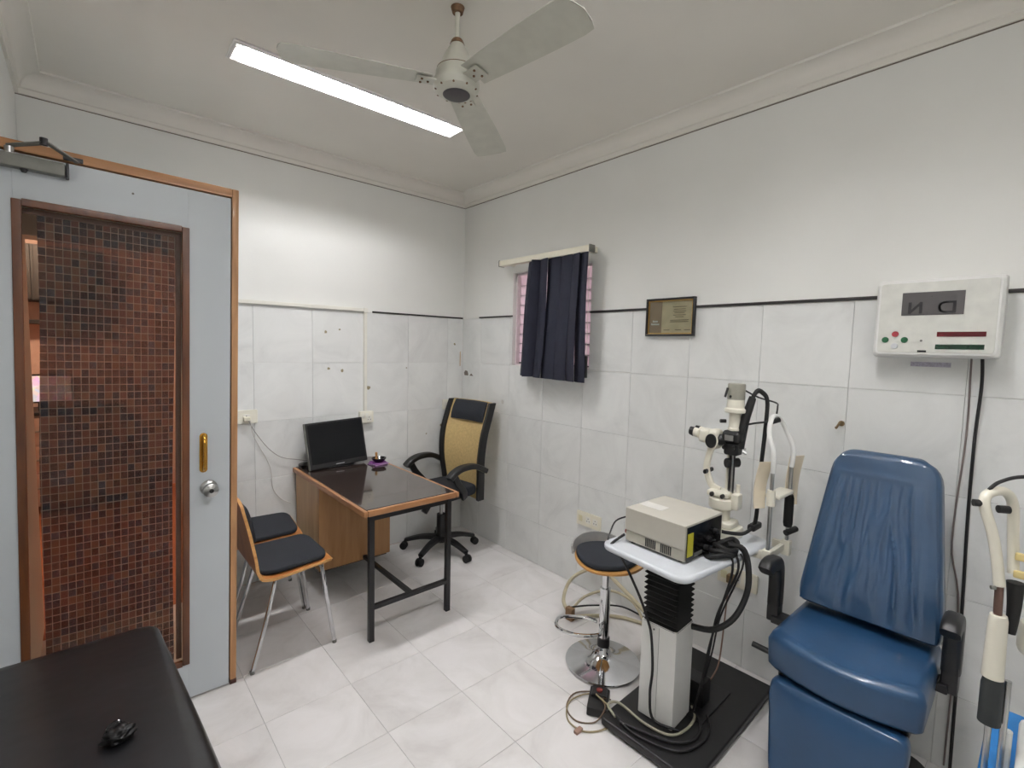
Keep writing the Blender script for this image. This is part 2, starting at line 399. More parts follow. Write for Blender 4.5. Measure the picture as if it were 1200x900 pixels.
scar(wall_back, [(-.034, 1.43), (-.026, 1.43), (-.026, 1.56), (-.034, 1.55)], MB_, mat('peeled_tape', (190, 160, 120), .8))

# black listello over the tiles
trim_1 = struct(B().box((-.009, YF, ZT + .0005), (.002, WY0 - .001, ZT + .0135), .002).box((-.009, WY1 + .001, ZT + .0005), (.002, -.23, ZT + .0115), .002).obj('trim_1', BLACKTRIM))
trim_2 = struct(B().box((-.84, -.007, ZT + .0005), (-.01, .002, ZT + .012), .002).obj('trim_2', BLACKTRIM))
# cove cornice
prof = [(0, 2.772), (.012, 2.772), (.013, 2.796), (.022, 2.8), (.024, 2.812)] + [(.024 + .062 * (1 - math.cos(t * PI / 2 / 6)), 2.812 + .05 * math.sin(t * PI / 2 / 6)) for t in range(1, 7)] + [(.094, 2.862), (.096, ZC), (0, ZC)]
def cornice(name, a, b, nrm):
    a, b, nrm = Vector(a), Vector(b), Vector(nrm); t = (b - a).normalized()
    def ring(p, s): return [p + nrm * d + t * (s * d) + Vector((0, 0, z)) for d, z in prof]
    return struct(B().rings([ring(a, 1), ring(b, -1)]).obj(name, CEIL, ang=25))
def joint_strip(a, b, nrm, par):
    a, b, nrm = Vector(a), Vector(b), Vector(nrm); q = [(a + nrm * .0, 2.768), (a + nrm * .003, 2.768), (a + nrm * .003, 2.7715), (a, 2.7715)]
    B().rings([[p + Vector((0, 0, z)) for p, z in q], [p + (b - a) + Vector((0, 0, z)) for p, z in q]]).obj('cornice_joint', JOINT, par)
JOINT = mat('dark_cornice_joint', (122, 112, 100), .9)  # darker tone for the thin strip just below the cornice edge
joint_strip((-2.68, 0, 0), (0, 0, 0), (0, -1, 0), cornice('trim_3', (-2.68, 0, 0), (0, 0, 0), (0, -1, 0)))
joint_strip((0, 0, 0), (0, YF, 0), (-1, 0, 0), cornice('trim_4', (0, 0, 0), (0, YF, 0), (-1, 0, 0)))
cornice('trim_5', (-2.68, -.975, 0), (-2.68, 0, 0), (1, 0, 0))

# ------------------------------------------------------------------ louvre window
win = struct(thing('window_1', None, None, (.08, -.995, WZ0)))
b = B(); f = .016
for lo, hi in (((.03, WY0, WZ0), (.10, WY0 + f, WZ1)), ((.03, WY1 - f, WZ0), (.10, WY1, WZ1)), ((.03, WY0, WZ0), (.10, WY1, WZ0 + .012)), ((.03, WY0, WZ1 - f), (.10, WY1, WZ1))):
    b.box(lo, hi, .002)
b.obj('window_frame', mat('pink_white_frame', (228, 216, 218), .5), win)
NS = 9; pitch = (WZ1 - WZ0 - .04) / NS
for k in range(NS):
    z = WZ0 + .018 + pitch * k
    M = Matrix.Translation((.066, 0, z + pitch / 2)) @ Matrix.Rotation(math.radians(-9), 4, 'Y')
    o = B().box((-.002, WY0 + f, -pitch * .54), (.002, WY1 - f, pitch * .54), M=M).obj('louvre_slat', FROST, win)
    B().box((-.012, WY0 + f, -pitch * .545), (.003, WY1 - f, -pitch * .545 + .009), M=M).obj('slat_edge', BLACKM, o)
# outside: sunlit pink building wall seen through the frosted slats
tag(B().box((1.3, -3.2, -.2), (1.5, 1.2, 3.8)).obj('neighbouring_wall', mat('pink_house_paint', (240, 224, 229), .8), loc=(1.4, -1, -.2)), 'pink painted house wall outside the louvre window', 'wall')

# vertical blind
bl = thing('vertical_blind', 'navy vertical blind on a cream head rail over the small louvre window', 'blind', (-.06, -1.04, 2.2))
b = B(); b.box((-.118, -1.475, 2.206), (-.070, -.607, 2.246), .004); b.obj('head_rail', IVORY, bl)
for y in (-1.43, -.65): B().box((-.085, y - .015, 2.215), (0.0, y + .015, 2.25), .002).obj('bracket', IVORY, bl)
for y in (-1.475, -.607): B().box((-.12, y - .004, 2.203), (-.068, y + .004, 2.249), .002).obj('end_cap', ALU, bl)
vy = [(-.955, .885, 14, .10), (-1.015, .95, -62, .09), (-1.075, 1.035, 20, .10), (-1.16, 1.125, 8, .115), (-1.255, 1.235, 10, .125), (-1.345, 1.335, 24, .11), (-1.405, 1.405, 16, .10)]
for i, (y0, y1, a, w) in enumerate(vy):
    top = Vector((-.094 - .004 * (i % 3), y0, 2.206)); bot = Vector((-.097 - .006 * (i % 3), -y1, 1.40 - .002 * i))
    d = Vector((math.sin(math.radians(a)), math.cos(math.radians(a)), 0)); R = []
    for k in range(7):
        t = k / 6; p = top.lerp(bot, t); n = Vector((-d.y, d.x, 0)); sag = .006 * math.sin(t * 5 + i)
        R.append([p + d * (w * .60) * s + n * (.010 * (1 - s * s) + sag + o) for s, o in ((-1, 0), (-.5, 0), (0, 0), (.5, 0), (1, 0), (1, .0016), (.5, .0016), (0, .0016), (-.5, .0016), (-1, .0016))])
    B().rings(R).obj('vane', NAVY, bl)
B().tube([(-.10, -1.462, 2.205), (-.10, -1.466, 1.9), (-.098, -1.463, 1.5), (-.098, -1.461, 1.43)], .0022, 6).obj('pull_cord', WHITEPVC, bl)
B().box((-.105, -1.47, 1.42), (-.088, -1.452, 1.56), .003).obj('cord_weight', BLACK, bl)

# ------------------------------------------------------------------ glazed door in a low screen, with the lobby behind it
DY = -.978
door = struct(thing('door_1', None, None, (-2.3, DY, 0)))
b = B(); b.box((-1.957, DY - .006, 0), (-1.931, -.90, 2.272), .003); b.obj('door_frame', TEAK, door)
B().box((XL, DY - .006, 2.236), (-1.9572, -.90, 2.272), .003).obj('door_frame', TEAKH, door)
B().box((-1.9575, DY - .0065, 0), (-1.9305, -.90, .03)).obj('frame_foot', mat('dark_stained_wood', (70, 32, 22), .5), door)
LX0, LX1, LZ0, LZ1 = -2.86, -1.961, .012, 2.231
OX0, OX1, OZ0, OZ1 = -2.632, -2.118, .172, 2.072
b = B()
b.box((LX0, DY, LZ0), (OX0, DY + .036, LZ1), .001).box((OX1, DY, LZ0), (LX1, DY + .036, LZ1), .001).box((OX0, DY, LZ0), (OX1, DY + .036, OZ0), .001).box((OX0, DY, OZ1), (OX1, DY + .036, LZ1), .001)
leaf = b.obj('door_leaf', DOORLAM, door)
m_ = .022
for lo, hi in (((OX0 - .004, 0, OZ0), (OX0 + m_, 0, OZ1)), ((OX1 - m_, 0, OZ0), (OX1 + .004, 0, OZ1)), ((OX0 + m_, 0, OZ1 - m_), (OX1 - m_, 0, OZ1 + .004)), ((OX0 + m_, 0, OZ0 - .004), (OX1 - m_, 0, OZ0 + m_))):
    B().box((lo[0], DY - .008, lo[2]), (hi[0], DY + .0105, hi[2]), .003).obj('glazing_bead', BROWNWOOD, leaf)
# second, paler bead on the far side of the glass
for lo, hi in (((OX1 - m_ - .02, 0, OZ0 + m_), (OX1 - m_, 0, OZ1 - m_)), ((OX0 + m_, 0, OZ1 - m_ - .018), (OX1 - m_ - .02, 0, OZ1 - m_))):
    B().box((lo[0], DY + .028, lo[2]), (hi[0], DY + .036, hi[2])).obj('inner_bead', mat('pinkish_wood', (140, 98, 82), .5), leaf)
pane = B().box((OX0 + m_ - .008, DY + .011, OZ0 + m_ - .008), (OX1 - m_ + .008, DY + .014, OZ1 - m_ + .008)).obj('glass_pane', PANE, leaf)
# film: hung a little unevenly on the glass
fx0, fx1 = -2.574, -2.166; R = []
for k in range(13):
    t = k / 12; z = 2.028 + (.20 - 2.028) * t; e = .004 * math.sin(t * 9) ; e2 = .004 * math.sin(t * 6 + 1) - .006 * t
    R.append([(fx0 + e, DY + .0145, z), (fx1 + e2, DY + .0145, z), (fx1 + e2, DY + .0155, z), (fx0 + e, DY + .0155, z)])
B().rings(R).obj('patterned_film', FILM, leaf)
h = B(); h.plate(rrect(.03, .175, .0149, 6), 0, .004, .001, M=frame_M((-2.063, DY, 1.113), (1, 0, 0), (0, 0, 1))).obj('handle_plate', BRASS, leaf)
hd = B().sweep([(-2.063, DY - .004, 1.185), (-2.063, DY - .03, 1.165), (-2.063, DY - .034, 1.11), (-2.063, DY - .03, 1.06), (-2.063, DY - .004, 1.04)], .02, .009, up=(1, 0, 0)).obj('pull_handle', BRASS, leaf)
k_ = B().lathe([(.033, 0), (.034, .004), (.028, .010), (.014, .014), (.014, .03), (.026, .038), (.031, .05), (.029, .062), (.016, .068), (.0, .069)], (-2.043, DY, .955), 24, (0, -1, 0)).obj('door_knob', STEEL, leaf)
B().cyl((-2.043, DY - .068, .955), (-2.043, DY - .0715, .955), .009, n=12).obj('lock_cylinder', BLACKM, k_)
B().cyl((-2.30, DY, 2.168), (-2.30, DY - .003, 2.168), .004, n=8).obj('screw_head', ALU, leaf)
# overhead closer
cl = B().box((-2.86, DY - .042, 2.172), (-2.493, DY - .001, 2.218), .006).obj('door_closer', ALU, door)
B().box((-2.4925, DY - .044, 2.170), (-2.484, DY - .001, 2.220), .002).obj('closer_end_cap', BLACKM, cl)
B().cyl((-2.635, DY - .022, 2.218), (-2.635, DY - .022, 2.240), .013, n=16).obj('spindle', STEEL, cl)
B().cyl((-2.60, DY - .03, 2.171), (-2.60, DY - .03, 2.160), .012, .006, n=12).obj('adjuster', BLACKM, cl)
B().sweep([(-2.635, DY - .022, 2.244), (-2.545, DY - .12, 2.250)], .022, .006, sm=0).obj('closer_arm', ALU, cl)
B().sweep([(-2.545, DY - .12, 2.258), (-2.462, DY - .016, 2.236)], .018, .006, sm=0).obj('closer_arm', ALU, cl)
B().cyl((-2.545, DY - .12, 2.243), (-2.545, DY - .12, 2.266), .011, n=12).obj('arm_joint', BLACKM, cl)
B().box((-2.50, DY - .02, 2.238), (-2.445, DY - .0055, 2.252), .002).obj('arm_bracket', BLACKM, cl)
door.rotation_euler = (0, math.radians(1.25), 0); door.location.x -= .05      # the frame stands a little out of plumb
# lobby side screen and lid, doorway lining
struct(B().box((-2.03, -.895, 0), (-2.005, -.0005, 2.238), .001).obj('wall_lobby', DOORLAM))
struct(B().box((-2.679, -.895, 2.2385), (-1.98, -.0005, 2.262)).obj('ceiling_lobby', DOORLAM))
# next room seen through the clear strip of glass
b = B(); b.box((-4.3, 3.0, -.1), (-.6, 3.1, 2.7)).box((-4.4, .15, -.1), (-4.3, 3.1, 2.7)).box((-.6, .15, -.1), (-.5, 3.1, 2.7)).box((XL, .15, 2.7), (-.6, 3.1, 2.72)).box((-4.4, .15, 2.7), (XL, 3.1, 2.72)).box((-4.4, .15, -.1), (XL - .12, .2, 2.7))
struct(b.obj('wall_next_room', mat('pinkish_plaster', (214, 186, 172), .8)))
struct(B().box((-4.3, .0, -.1), (-.6, 3.0, -.0005)).obj('floor_next_room', mat('orange_brown_floor', (176, 112, 76), .25)))
DKW = mat('dark_wood', (24, 19, 17), .5); CABW = mat('pale_cabinet', (170, 150, 138), .5)
t = thing('drawer_cabinet', 'pale drawer cabinet in the next room seen through the clear strip of door glass', 'cabinet', (-2.75, 2.72, 0))
B().box((-3.35, 2.5, .08), (-2.2, 2.95, .9), .004).obj('carcass', CABW, t); B().box((-3.38, 2.47, .9), (-2.17, 2.96, .93), .004).obj('worktop', DKW, t)
for i in range(3):
    for x in (-3.33, -2.95, -2.57):
        d = B().box((x, 2.482, .13 + .255 * i), (x + .36, 2.4995, .37 + .255 * i), .004).obj('drawer', CABW, t)
        B().cyl((x + .13, 2.468, .25 + .255 * i), (x + .23, 2.468, .25 + .255 * i), .007, n=8).obj('handle', ALU, d)
t = thing('reception_monitor', 'lit computer monitor on the cabinet in the next room', 'monitor', (-2.76, 2.62, .93))
B().box((-2.96, 2.6, 1.0), (-2.56, 2.63, 1.26), .004).obj('casing', BLACK, t); B().box((-2.80, 2.6, .93), (-2.72, 2.66, 1.02), .004).obj('stand', BLACK, t)
def photo_screen():
    m, nt, p = nodes('lit_screen_picture'); L = nt.links.new
    tc = add(nt, 'ShaderNodeTexCoord'); v = add(nt, 'ShaderNodeTexVoronoi'); v.inputs['Scale'].default_value = 26; L(tc.outputs['Object'], v.inputs['Vector'])
    hs = add(nt, 'ShaderNodeMixRGB'); hs.inputs[0].default_value = .6; L(v.outputs['Color'], hs.inputs[1]); hs.inputs[2].default_value = (.5, .3, .55, 1)
    L(hs.outputs[0], p.inputs['Emission Color']); p.inputs['Emission Strength'].default_value = 1.2; return m
B().box((-2.945, 2.598, 1.015), (-2.575, 2.6005, 1.245)).obj('screen', photo_screen(), t)
t = thing('wall_cupboard', 'dark wall cupboard high in the next room behind the door glass', 'cupboard', (-2.8, 2.85, 1.9))
B().box((-3.3, 2.68, 1.92), (-2.3, 2.99, 2.42), .004).obj('carcass', DKW, t)
for x in (-3.29, -2.79): B().box((x, 2.662, 1.93), (x + .48, 2.679, 2.41), .003).obj('door', DKW, t)
t = thing('wall_shelf', 'thin dark shelf on the wall above the far monitor', 'shelf', (-2.8, 2.9, 1.72))
B().box((-3.3, 2.78, 1.715), (-2.3, 2.99, 1.75), .003).obj('board', DKW, t)
for x in (-3.1, -2.5): B().box((x, 2.84, 1.64), (x + .02, 2.99, 1.714)).obj('bracket', DKW, t)
t = thing('ceiling_globe', 'warm globe lamp on the ceiling of the next room', 'lamp', (-2.9, 1.6, 2.7))
B().cyl((-2.9, 1.6, 2.7), (-2.9, 1.6, 2.66), .06).obj('base', WHITEPVC, t)
B().lathe([(0, 2.48), (.06, 2.50), (.1, 2.56), (.1, 2.6), (.06, 2.66)], (-2.9, 1.6, 0), 20).obj('globe', emit('warm_lamp_glow', (255, 212, 180), 230), t)

# ================================================================== LIGHT FITTING
def tube_fitting(label, LX, LY, rz):
    lt = thing('tube_light_fitting', label, 'light', (LX, LY, ZC), 0, None)
    ML = Matrix.Translation((LX, LY, 0)) @ Matrix.Rotation(rz, 4, 'Z')
    hw, hl, zb, zt = .073, .588, 2.862, 2.968; b = B(); b.box((-hl, -hw, zt - .003), (hl, hw, zt), M=ML)
    for q in (-1, 1):
        b.box((-hl, q * hw - .0025, zb), (hl, q * hw + .0025, zt - .0031), M=ML); b.box((q * hl - .004, -hw + .003, zb), (q * hl + .004, hw - .003, zt - .0031), M=ML)
    b.obj('housing', FITTING, lt)
    for q in (-1, 1):
        tb = B().cyl(ML @ Vector((-.55, q * .036, TUBEZ)), ML @ Vector((.55, q * .036, TUBEZ)), .012, n=14).obj('fluorescent_tube', GLOW, lt)
        for e in (-1, 1): B().cyl(ML @ Vector((e * .551, q * .036, TUBEZ)), ML @ Vector((e * .586, q * .036, TUBEZ)), .013, n=12).obj('lamp_holder', WHITEPVC, tb)
    b = B(); z1 = ZC - .004
    for q in (-1, 1):
        b.box((-hl - .012, q * (hw + .002) if q > 0 else -hw - .014, z1), (hl + .012, hw + .014 if q > 0 else -hw - .002, ZC - .0002), M=ML)
        b.box((q * (hl + .001) if q > 0 else -hl - .012, -hw - .002, z1), (hl + .012 if q > 0 else -hl - .001, hw + .002, ZC - .0002), M=ML)
    b.obj('edge_flange', FITTING, lt)
    NL = 24
    for k in range(NL):
        x = -hl + .03 + (2 * hl - .06) * k / (NL - 1)
        B().box((x - .0006, -hw + .003, zb + .002), (x + .0006, hw - .003, zb + .024), M=ML).obj('louvre_blade', FITTING, lt)
    return lt
TUBEZ = 2.914
FITTING = mat('white_fitting_enamel', (232, 230, 226), .35, var=.01); GLOW = emit('fluorescent_glow', (248, 247, 250), TUBE)
tube_fitting('long louvred twin tube fluorescent fitting glowing on the ceiling near the fan', -1.352, -.958, math.radians(-.8))
tube_fitting('second louvred twin tube fitting on the ceiling between the fan and the blue chair', -1.352, -2.92, 0)
bt_ = thing('added_fill_batten', 'added fill light, a bare tube batten out of view that lifts the ceiling and door', 'light', (-1.95, -3.8, ZC))  # added unseen fill light, brightens the ceiling, upper walls and door
B().box((-2.56, -3.83, ZC - .045), (-1.34, -3.77, ZC), .004).obj('batten', FITTING, bt_)
for e in (-1, 1): B().box((-1.95 + e * .595 - .01, -3.815, ZC - .085), (-1.95 + e * .595 + .01, -3.785, ZC - .0455), .003).obj('lamp_holder', WHITEPVC, bt_)
B().cyl((-2.534, -3.80, ZC - .07), (-1.366, -3.80, ZC - .07), .013, n=14).obj('fluorescent_tube', emit('fill_batten_glow', (248, 247, 250), FILL_BATTEN), bt_)

# ================================================================== CEILING FAN
FX, FY = -1.37, -1.84
fan = thing('ceiling_fan', 'cream three blade ceiling fan with rusty screws on a short rod', 'fan', (FX, FY, ZC))
B().cyl((FX, FY, ZC - .02), (FX, FY, ZC), .02, .026, n=20).obj('ceiling_cup', RUST, fan)
B().cyl((FX, FY, 2.74), (FX, FY, ZC - .015), .0095, n=14).obj('down_rod', FANW, fan)
B().lathe([(.018, 2.757), (.022, 2.752), (.028, 2.738), (.012, 2.735)], (FX, FY, 0), 24).obj('cap_ring', RUST, fan)
B().lathe([(.0, 2.742), (.024, 2.741), (.046, 2.70), (.068, 2.652), (.072, 2.645), (.0, 2.644)], (FX, FY, 0), 32).obj('canopy', FANW, fan)
B().lathe([(.0, 2.646), (.074, 2.645), (.079, 2.636), (.081, 2.612), (.087, 2.603), (.089, 2.585), (.082, 2.568), (.06, 2.556), (.0, 2.556)], (FX, FY, 0), 40).obj('motor_housing', FANW, fan)
B().lathe([(.076, 2.6445), (.0765, 2.6425), (.0745, 2.6415), (.07, 2.644)], (FX, FY, 0), 40).obj('seam_ring', RUST, fan)
B().lathe([(.0, 2.5505), (.045, 2.5505), (.052, 2.555), (.052, 2.559), (.0, 2.559)], (FX, FY, 0), 32).obj('hub_disc', DARKGREY, fan)
for k in range(10):
    a = 2 * PI * k / 10 + .2
    B().cyl((FX + .078 * math.cos(a), FY + .078 * math.sin(a), 2.572), (FX + .080 * math.cos(a), FY + .080 * math.sin(a), 2.565), .004, n=8).obj('screw', RUST, fan)
for deg in (-89, 38, 160):
    a = math.radians(deg); M = Matrix.Translation((FX, FY, 2.60)) @ Matrix.Rotation(a, 4, 'Z')
    iron = B().box((.06, -.03, -.016), (.155, .03, -.010), .002, M=M @ Matrix.Rotation(math.radians(-8), 4, 'X')).obj('blade_iron', FANW, fan)
    R = []
    for i in range(14):
        t = i / 13; x = .10 + .50 * t; w = .056 + .024 * math.sin(t * 1.5); pit = math.radians(-11 + 4 * t); zz = -.008 - .022 * t
        if t > .96: w *= .93
        ring = []
        for s, o in ((-1, 0), (-.6, .003), (0, .005), (.6, .003), (1, 0), (1, .0018), (.6, .0048), (0, .0068), (-.6, .0048), (-1, .0018)):
            y = s * w; ring.append(M @ Vector((x + .02 * (1 - s * s) * (1 if t > .9 else 0), y * math.cos(pit), zz + y * math.sin(pit) + o)))
        R.append(ring)
    B().rings(R).obj('blade', FANW, fan)
    for (sx, sy) in ((.08, .016), (.08, -.016), (.135, .018), (.135, -.018), (.11, 0)):
        p = M @ Matrix.Rotation(math.radians(-8), 4, 'X') @ Vector((sx, sy, -.016)); B().cyl(p, p - Vector((0, 0, .004)), .0045, n=8).obj('screw', RUST, iron)

# ================================================================== THINGS ON THE WALLS
# conduit
cd = thing('wall_conduit', 'white plastic wiring conduit along the top of the back wall tiles', 'conduit', (-.895, -.008, 1.86))
B().box((-1.93, -.018, ZT + .004), (-.885, -.0005, ZT + .028), .002).obj('horizontal_trunking', WHITEPVC, cd)
B().box((-.912, -.0175, 1.10), (-.888, -.0005, ZT + .0035), .002).obj('vertical_trunking', WHITEPVC, cd)
B().box((-.915, -.02, ZT - .004), (-.882, -.0003, ZT + .03), .002).obj('elbow_cover', WHITEPVC, cd)
def plate(name, label, M, w, h, mods, thick=.012, cat='switch plate', group=None, mt=SWITCH):
    o = thing(name, label, cat, tuple(M.translation), 0, group)
    B().plate(rrect(w, h, .006), 0, thick, .003, M=M).obj('cover_plate', mt, o)
    for x, y, kind in mods:
        if kind == 's':
            B().box((x - .011, y - .018, thick - .001), (x + .011, y + .018, thick + .004), .002, M=M).obj('rocker_switch', WHITEPVC, o)
        elif kind == 'k':
            sk = B().box((x - .020, y - .022, thick - .001), (x + .020, y + .022, thick + .0012), .001, M=M).obj('socket_face', WHITEPVC, o)
            for px, py in ((0, .010), (-.009, -.007), (.009, -.007)):
                B().cyl(M @ Vector((x + px, y + py, thick)), M @ Vector((x + px, y + py, thick + .0018)), .0032, n=10).obj('pin_hole', BLACK, sk)
        elif kind == 'f':
            B().box((x - .016, y - .02, thick - .001), (x + .016, y + .02, thick + .0015), .001, M=M).obj('blank_module', mat('yellowed_module', (220, 213, 176), .4), o)
    return o
def PB(x, z): return Matrix(((1, 0, 0, x), (0, 0, -1, 0), (0, 1, 0, z), (0, 0, 0, 1)))
def PR(y, z): return Matrix(((0, 0, -1, 0), (-1, 0, 0, y), (0, 1, 0, z), (0, 0, 0, 1)))
plate('switch_box', 'square white switch box on the back wall right above the computer monitor', PB(-.897, 1.055), .105, .085, [(-.03, .012, 's'), (.0, .012, 's'), (.018, -.012, 'k')], .035)
sp = plate('wall_socket', 'white plug socket beside the door frame above the visitor chairs', PB(-1.715, 1.115), .155, .088, [(-.045, .01, 's'), (.012, -.004, 'k')], .014)
B().box((-1.724, -.048, 1.092), (-1.684, -.0155, 1.118), .004).obj('plug', IVORY, sp)
plate('switch_plate', 'small white switch plate in the corner behind the office chair', PB(-.155, 1.105), .11, .085, [(-.025, .0, 's'), (.02, 0, 's')], .014)
plate('wall_socket', 'cream double plug socket low on the wall above the bar stool', PR(-1.458, .474), .20, .094, [(-.066, 0, 'f'), (.0, 0, 'k'), (.058, 0, 'k')], .012, mt=IVORY)
sq = plate('wall_socket', 'plug socket on the wall beneath the slit lamp table with a brown plug in it', PR(-2.43, .455), .20, .094, [(-.066, 0, 'f'), (.0, 0, 'k'), (.058, 0, 'k')], .012, mt=IVORY)
B().box((-.052, -2.43, .432), (-.0135, -2.392, .474), .006).obj('plug', BROWNPLUG, sq)
# hook
hk = thing('wall_hook', 'small brown metal hook on the tiles above the blue chair', 'hook', (-.004, -2.828, 1.306))
B().cyl((0, -2.828, 1.305), (-.004, -2.828, 1.305), .012, n=14).obj('rose', BROWNPLUG, hk)
B().tube([(-.003, -2.828, 1.31), (-.022, -2.828, 1.312), (-.03, -2.824, 1.302), (-.026, -2.816, 1.286), (-.016, -2.812, 1.287)], .0045, 8).obj('hook_arm', BROWNPLUG, hk)
# certificate
ct = thing('framed_certificate', 'small certificate in a black and gold frame hung over the black tile line', 'certificate', (-.01, -1.985, 1.79))
CY0, CY1, CZ0, CZ1 = -2.132, -1.836, 1.686, 1.897
for lo, hi in (((CY0, CZ0), (CY1, CZ0 + .011)), ((CY0, CZ1 - .011), (CY1, CZ1)), ((CY0, CZ0 + .011), (CY0 + .011, CZ1 - .011)), ((CY1 - .011, CZ0 + .011), (CY1, CZ1 - .011))):
    B().box((-.026, lo[0], lo[1]), (-.0012, hi[0], hi[1]), .002).obj('frame_bar', BLACKM, ct)
i_ = .011
for lo, hi in (((CY0 + i_, CZ0 + i_), (CY1 - i_, CZ0 + i_ + .007)), ((CY0 + i_, CZ1 - i_ - .007), (CY1 - i_, CZ1 - i_)), ((CY0 + i_, CZ0 + i_ + .007), (CY0 + i_ + .007, CZ1 - i_ - .007)), ((CY1 - i_ - .007, CZ0 + i_ + .007), (CY1 - i_, CZ1 - i_ - .007))):
    B().box((-.018, lo[0], lo[1]), (-.0015, hi[0], hi[1]), .001).obj('gilt_slip', mat('gilt', (196, 160, 96), .3, .8), ct)
pp = B().box((-.012, CY0 + .018, CZ0 + .018), (-.008, CY1 - .018, CZ1 - .018)).obj('paper_sheet', mat('tan_paper', (226, 200, 164), .7), ct)
B().box((-.0128, CY1 - .018 - .078, CZ0 + .018), (-.0121, CY1 - .018, CZ1 - .018)).obj('brown_band', mat('brown_print', (176, 146, 120), .7), ct)
PRW = mat('white_print', (232, 226, 214), .7); PRG = mat('grey_print', (142, 124, 100), .7)
yc = CY1 - .057
for (z, w) in ((1.764, .034), (1.748, .052)):
    n = 5 if w < .04 else 9
    for k in range(n):
        yy = yc + w / 2 - w * k / n; B().box((-.0134, yy - w / n * .78, z), (-.0129, yy, z + .0085 + (.003 if k == 0 else 0))).obj('printed_letter', PRW, ct)
B().lathe([(.0, -.0134), (.016, -.0134), (.016, -.0129), (0, -.0129)], (0, 0, 0), 16, (1, 0, 0)).obj('printed_seal', mat('seal_print', (160, 142, 120), .7), ct).location = (-.0, yc + 1.985, 1.797 - 1.79)
bb = B()
for k, (z, w) in enumerate(((1.845, .08), (1.832, .07), (1.821, .075), (1.812, .06), (1.80, .075), (1.79, .05), (1.772, .11), (1.763, .11))):
    bb.box((-.0134, -2.04 - w / 2, z), (-.0121, -2.04 + w / 2, z + .0035))
for y in (-1.965, -2.035, -2.09): bb.box((-.0134, y - .018, 1.718), (-.0121, y + .018, 1.722))
bb.obj('printed_lines', PRG, ct)
B().box((-.0155, CY0 + .012, CZ0 + .012), (-.0145, CY1 - .012, CZ1 - .012)).obj('glass', PANE, ct)

# vision chart display
ch = thing('vision_chart_box', 'white wall mounted vision chart box with grey screen and coloured buttons', 'display', (-.05, -3.12, 1.6))
BY0, BY1, BZ0, BZ1 = -3.302, -2.936, 1.6, 1.895
R = []
for x, ins, dz in ((-.002, .012, 0), (-.03, .006, 0), (-.075, .0, 0), (-.098, .004, 0), (-.106, .012, 0)):
    R.append([(x, -y, z) for y, z in rrect(BY1 - BY0 - 2 * ins, BZ1 - BZ0 - 2 * ins, .014, 5, -(BY0 + BY1) / 2, (BZ0 + BZ1) / 2)])
B().rings(R).obj('casing', WHITEMET, ch)
FMy = lambda y: BY1 - y          # distance from the left edge of the box
MC = Matrix(((0, 0, -1, -.106), (-1, 0, 0, BY1), (0, 1, 0, BZ0), (0, 0, 0, 1)))   # u from left, v up, out into room
pn = B().plate(rrect(.33, .262, .01, 4, .183, .150), -.001, .0025, .001, M=MC).obj('front_panel', mat('pale_grey_panel', (214, 214, 206), .4), ch)
sc = B().box((.085, .158, .002), (.262, .244, .004), .001, M=MC).obj('lcd_screen', LCD, ch)
def stroke(bm, pts, w, M, z0=.004, z1=.0046):
    for (a, b2) in zip(pts[:-1], pts[1:]):
        a, b2 = Vector(a), Vector(b2); d = (b2 - a).normalized() * w * .35; n = Vector((-d.y, d.x)).normalized() * w / 2
        q = [a - d + n, b2 + d + n, b2 + d - n, a - d - n]; bm.plate([(v.x, v.y) for v in q], z0, z1, M=M)
bm_ = B(); stroke(bm_, [(.112, .166), (.112, .202)], .008, MC); stroke(bm_, [(.112, .202), (.142, .166)][::-1], .007, MC, .0041, .0047); stroke(bm_, [(.142, .166), (.142, .202)], .008, MC, .0042, .0048)
# mirrored N: the diagonal rises from lower left to upper right
bm_.bm.free(); bm_ = B()
stroke(bm_, [(.110, .168), (.110, .204)], .0095, MC); stroke(bm_, [(.110, .168), (.142, .204)], .0085, MC, .0041, .0047); stroke(bm_, [(.142, .168), (.142, .204)], .0095, MC, .0042, .0048)
bm_.obj('mirrored_letter', INK, sc)
arc = [(.214 + .0 - .026 * math.cos(a) if False else .212 - .018 * math.cos(a), .186 + .018 * math.sin(a)) for a in [PI / 2 - k * PI / 10 for k in range(11)]]
bm_ = B(); stroke(bm_, [(.236, .168), (.236, .204)], .0095, MC); stroke(bm_, [(.236, .204), (.212, .204)] + arc[1:-1] + [(.212, .168), (.236, .168)], .007, MC, .0041, .0047)
bm_.obj('mirrored_letter', INK, sc)
B().box((.168, .226, .004), (.174, .2275, .0046), M=MC).obj('screen_mark', INK, sc)
for u, v, m in ((.042, .066, GREEN), (.101, .066, GREEN), (.072, .088, RED), (.072, .042, mat('clear_button', (202, 204, 206), .3))):
    bt = B().cyl(MC @ Vector((u, v, .001)), MC @ Vector((u, v, .0055)), .0115, .0105, n=20).obj('button', m, ch)
B().lathe([(.0085, 0), (.0095, .0008), (.0105, 0)], (0, 0, 0), 20).bm.free()
B().box((.194, .078, .001), (.325, .096, .0042), .001, M=MC).obj('red_bar', REDG, ch)
B().box((.192, .032, .001), (.323, .050, .0042), .001, M=MC).obj('green_bar', GREENG, ch)
B().box((.142, .020, .001), (.168, .0275, .0042), .001, M=MC).obj('indicator_slot', BLACKG, ch)
B().cyl(MC @ Vector((.151, .063, .002)), MC @ Vector((.151, .063, .0042)), .004, n=10).obj('small_sensor', ALU, ch)
tag(B().box((-.0012, -3.165, 1.565), (0, -3.045, 1.583)).obj('paper_strip_label', LILAC, loc=(0, -3.1, 1.57)), 'faded lilac strip label stuck on the tiles beneath the chart box', 'label')
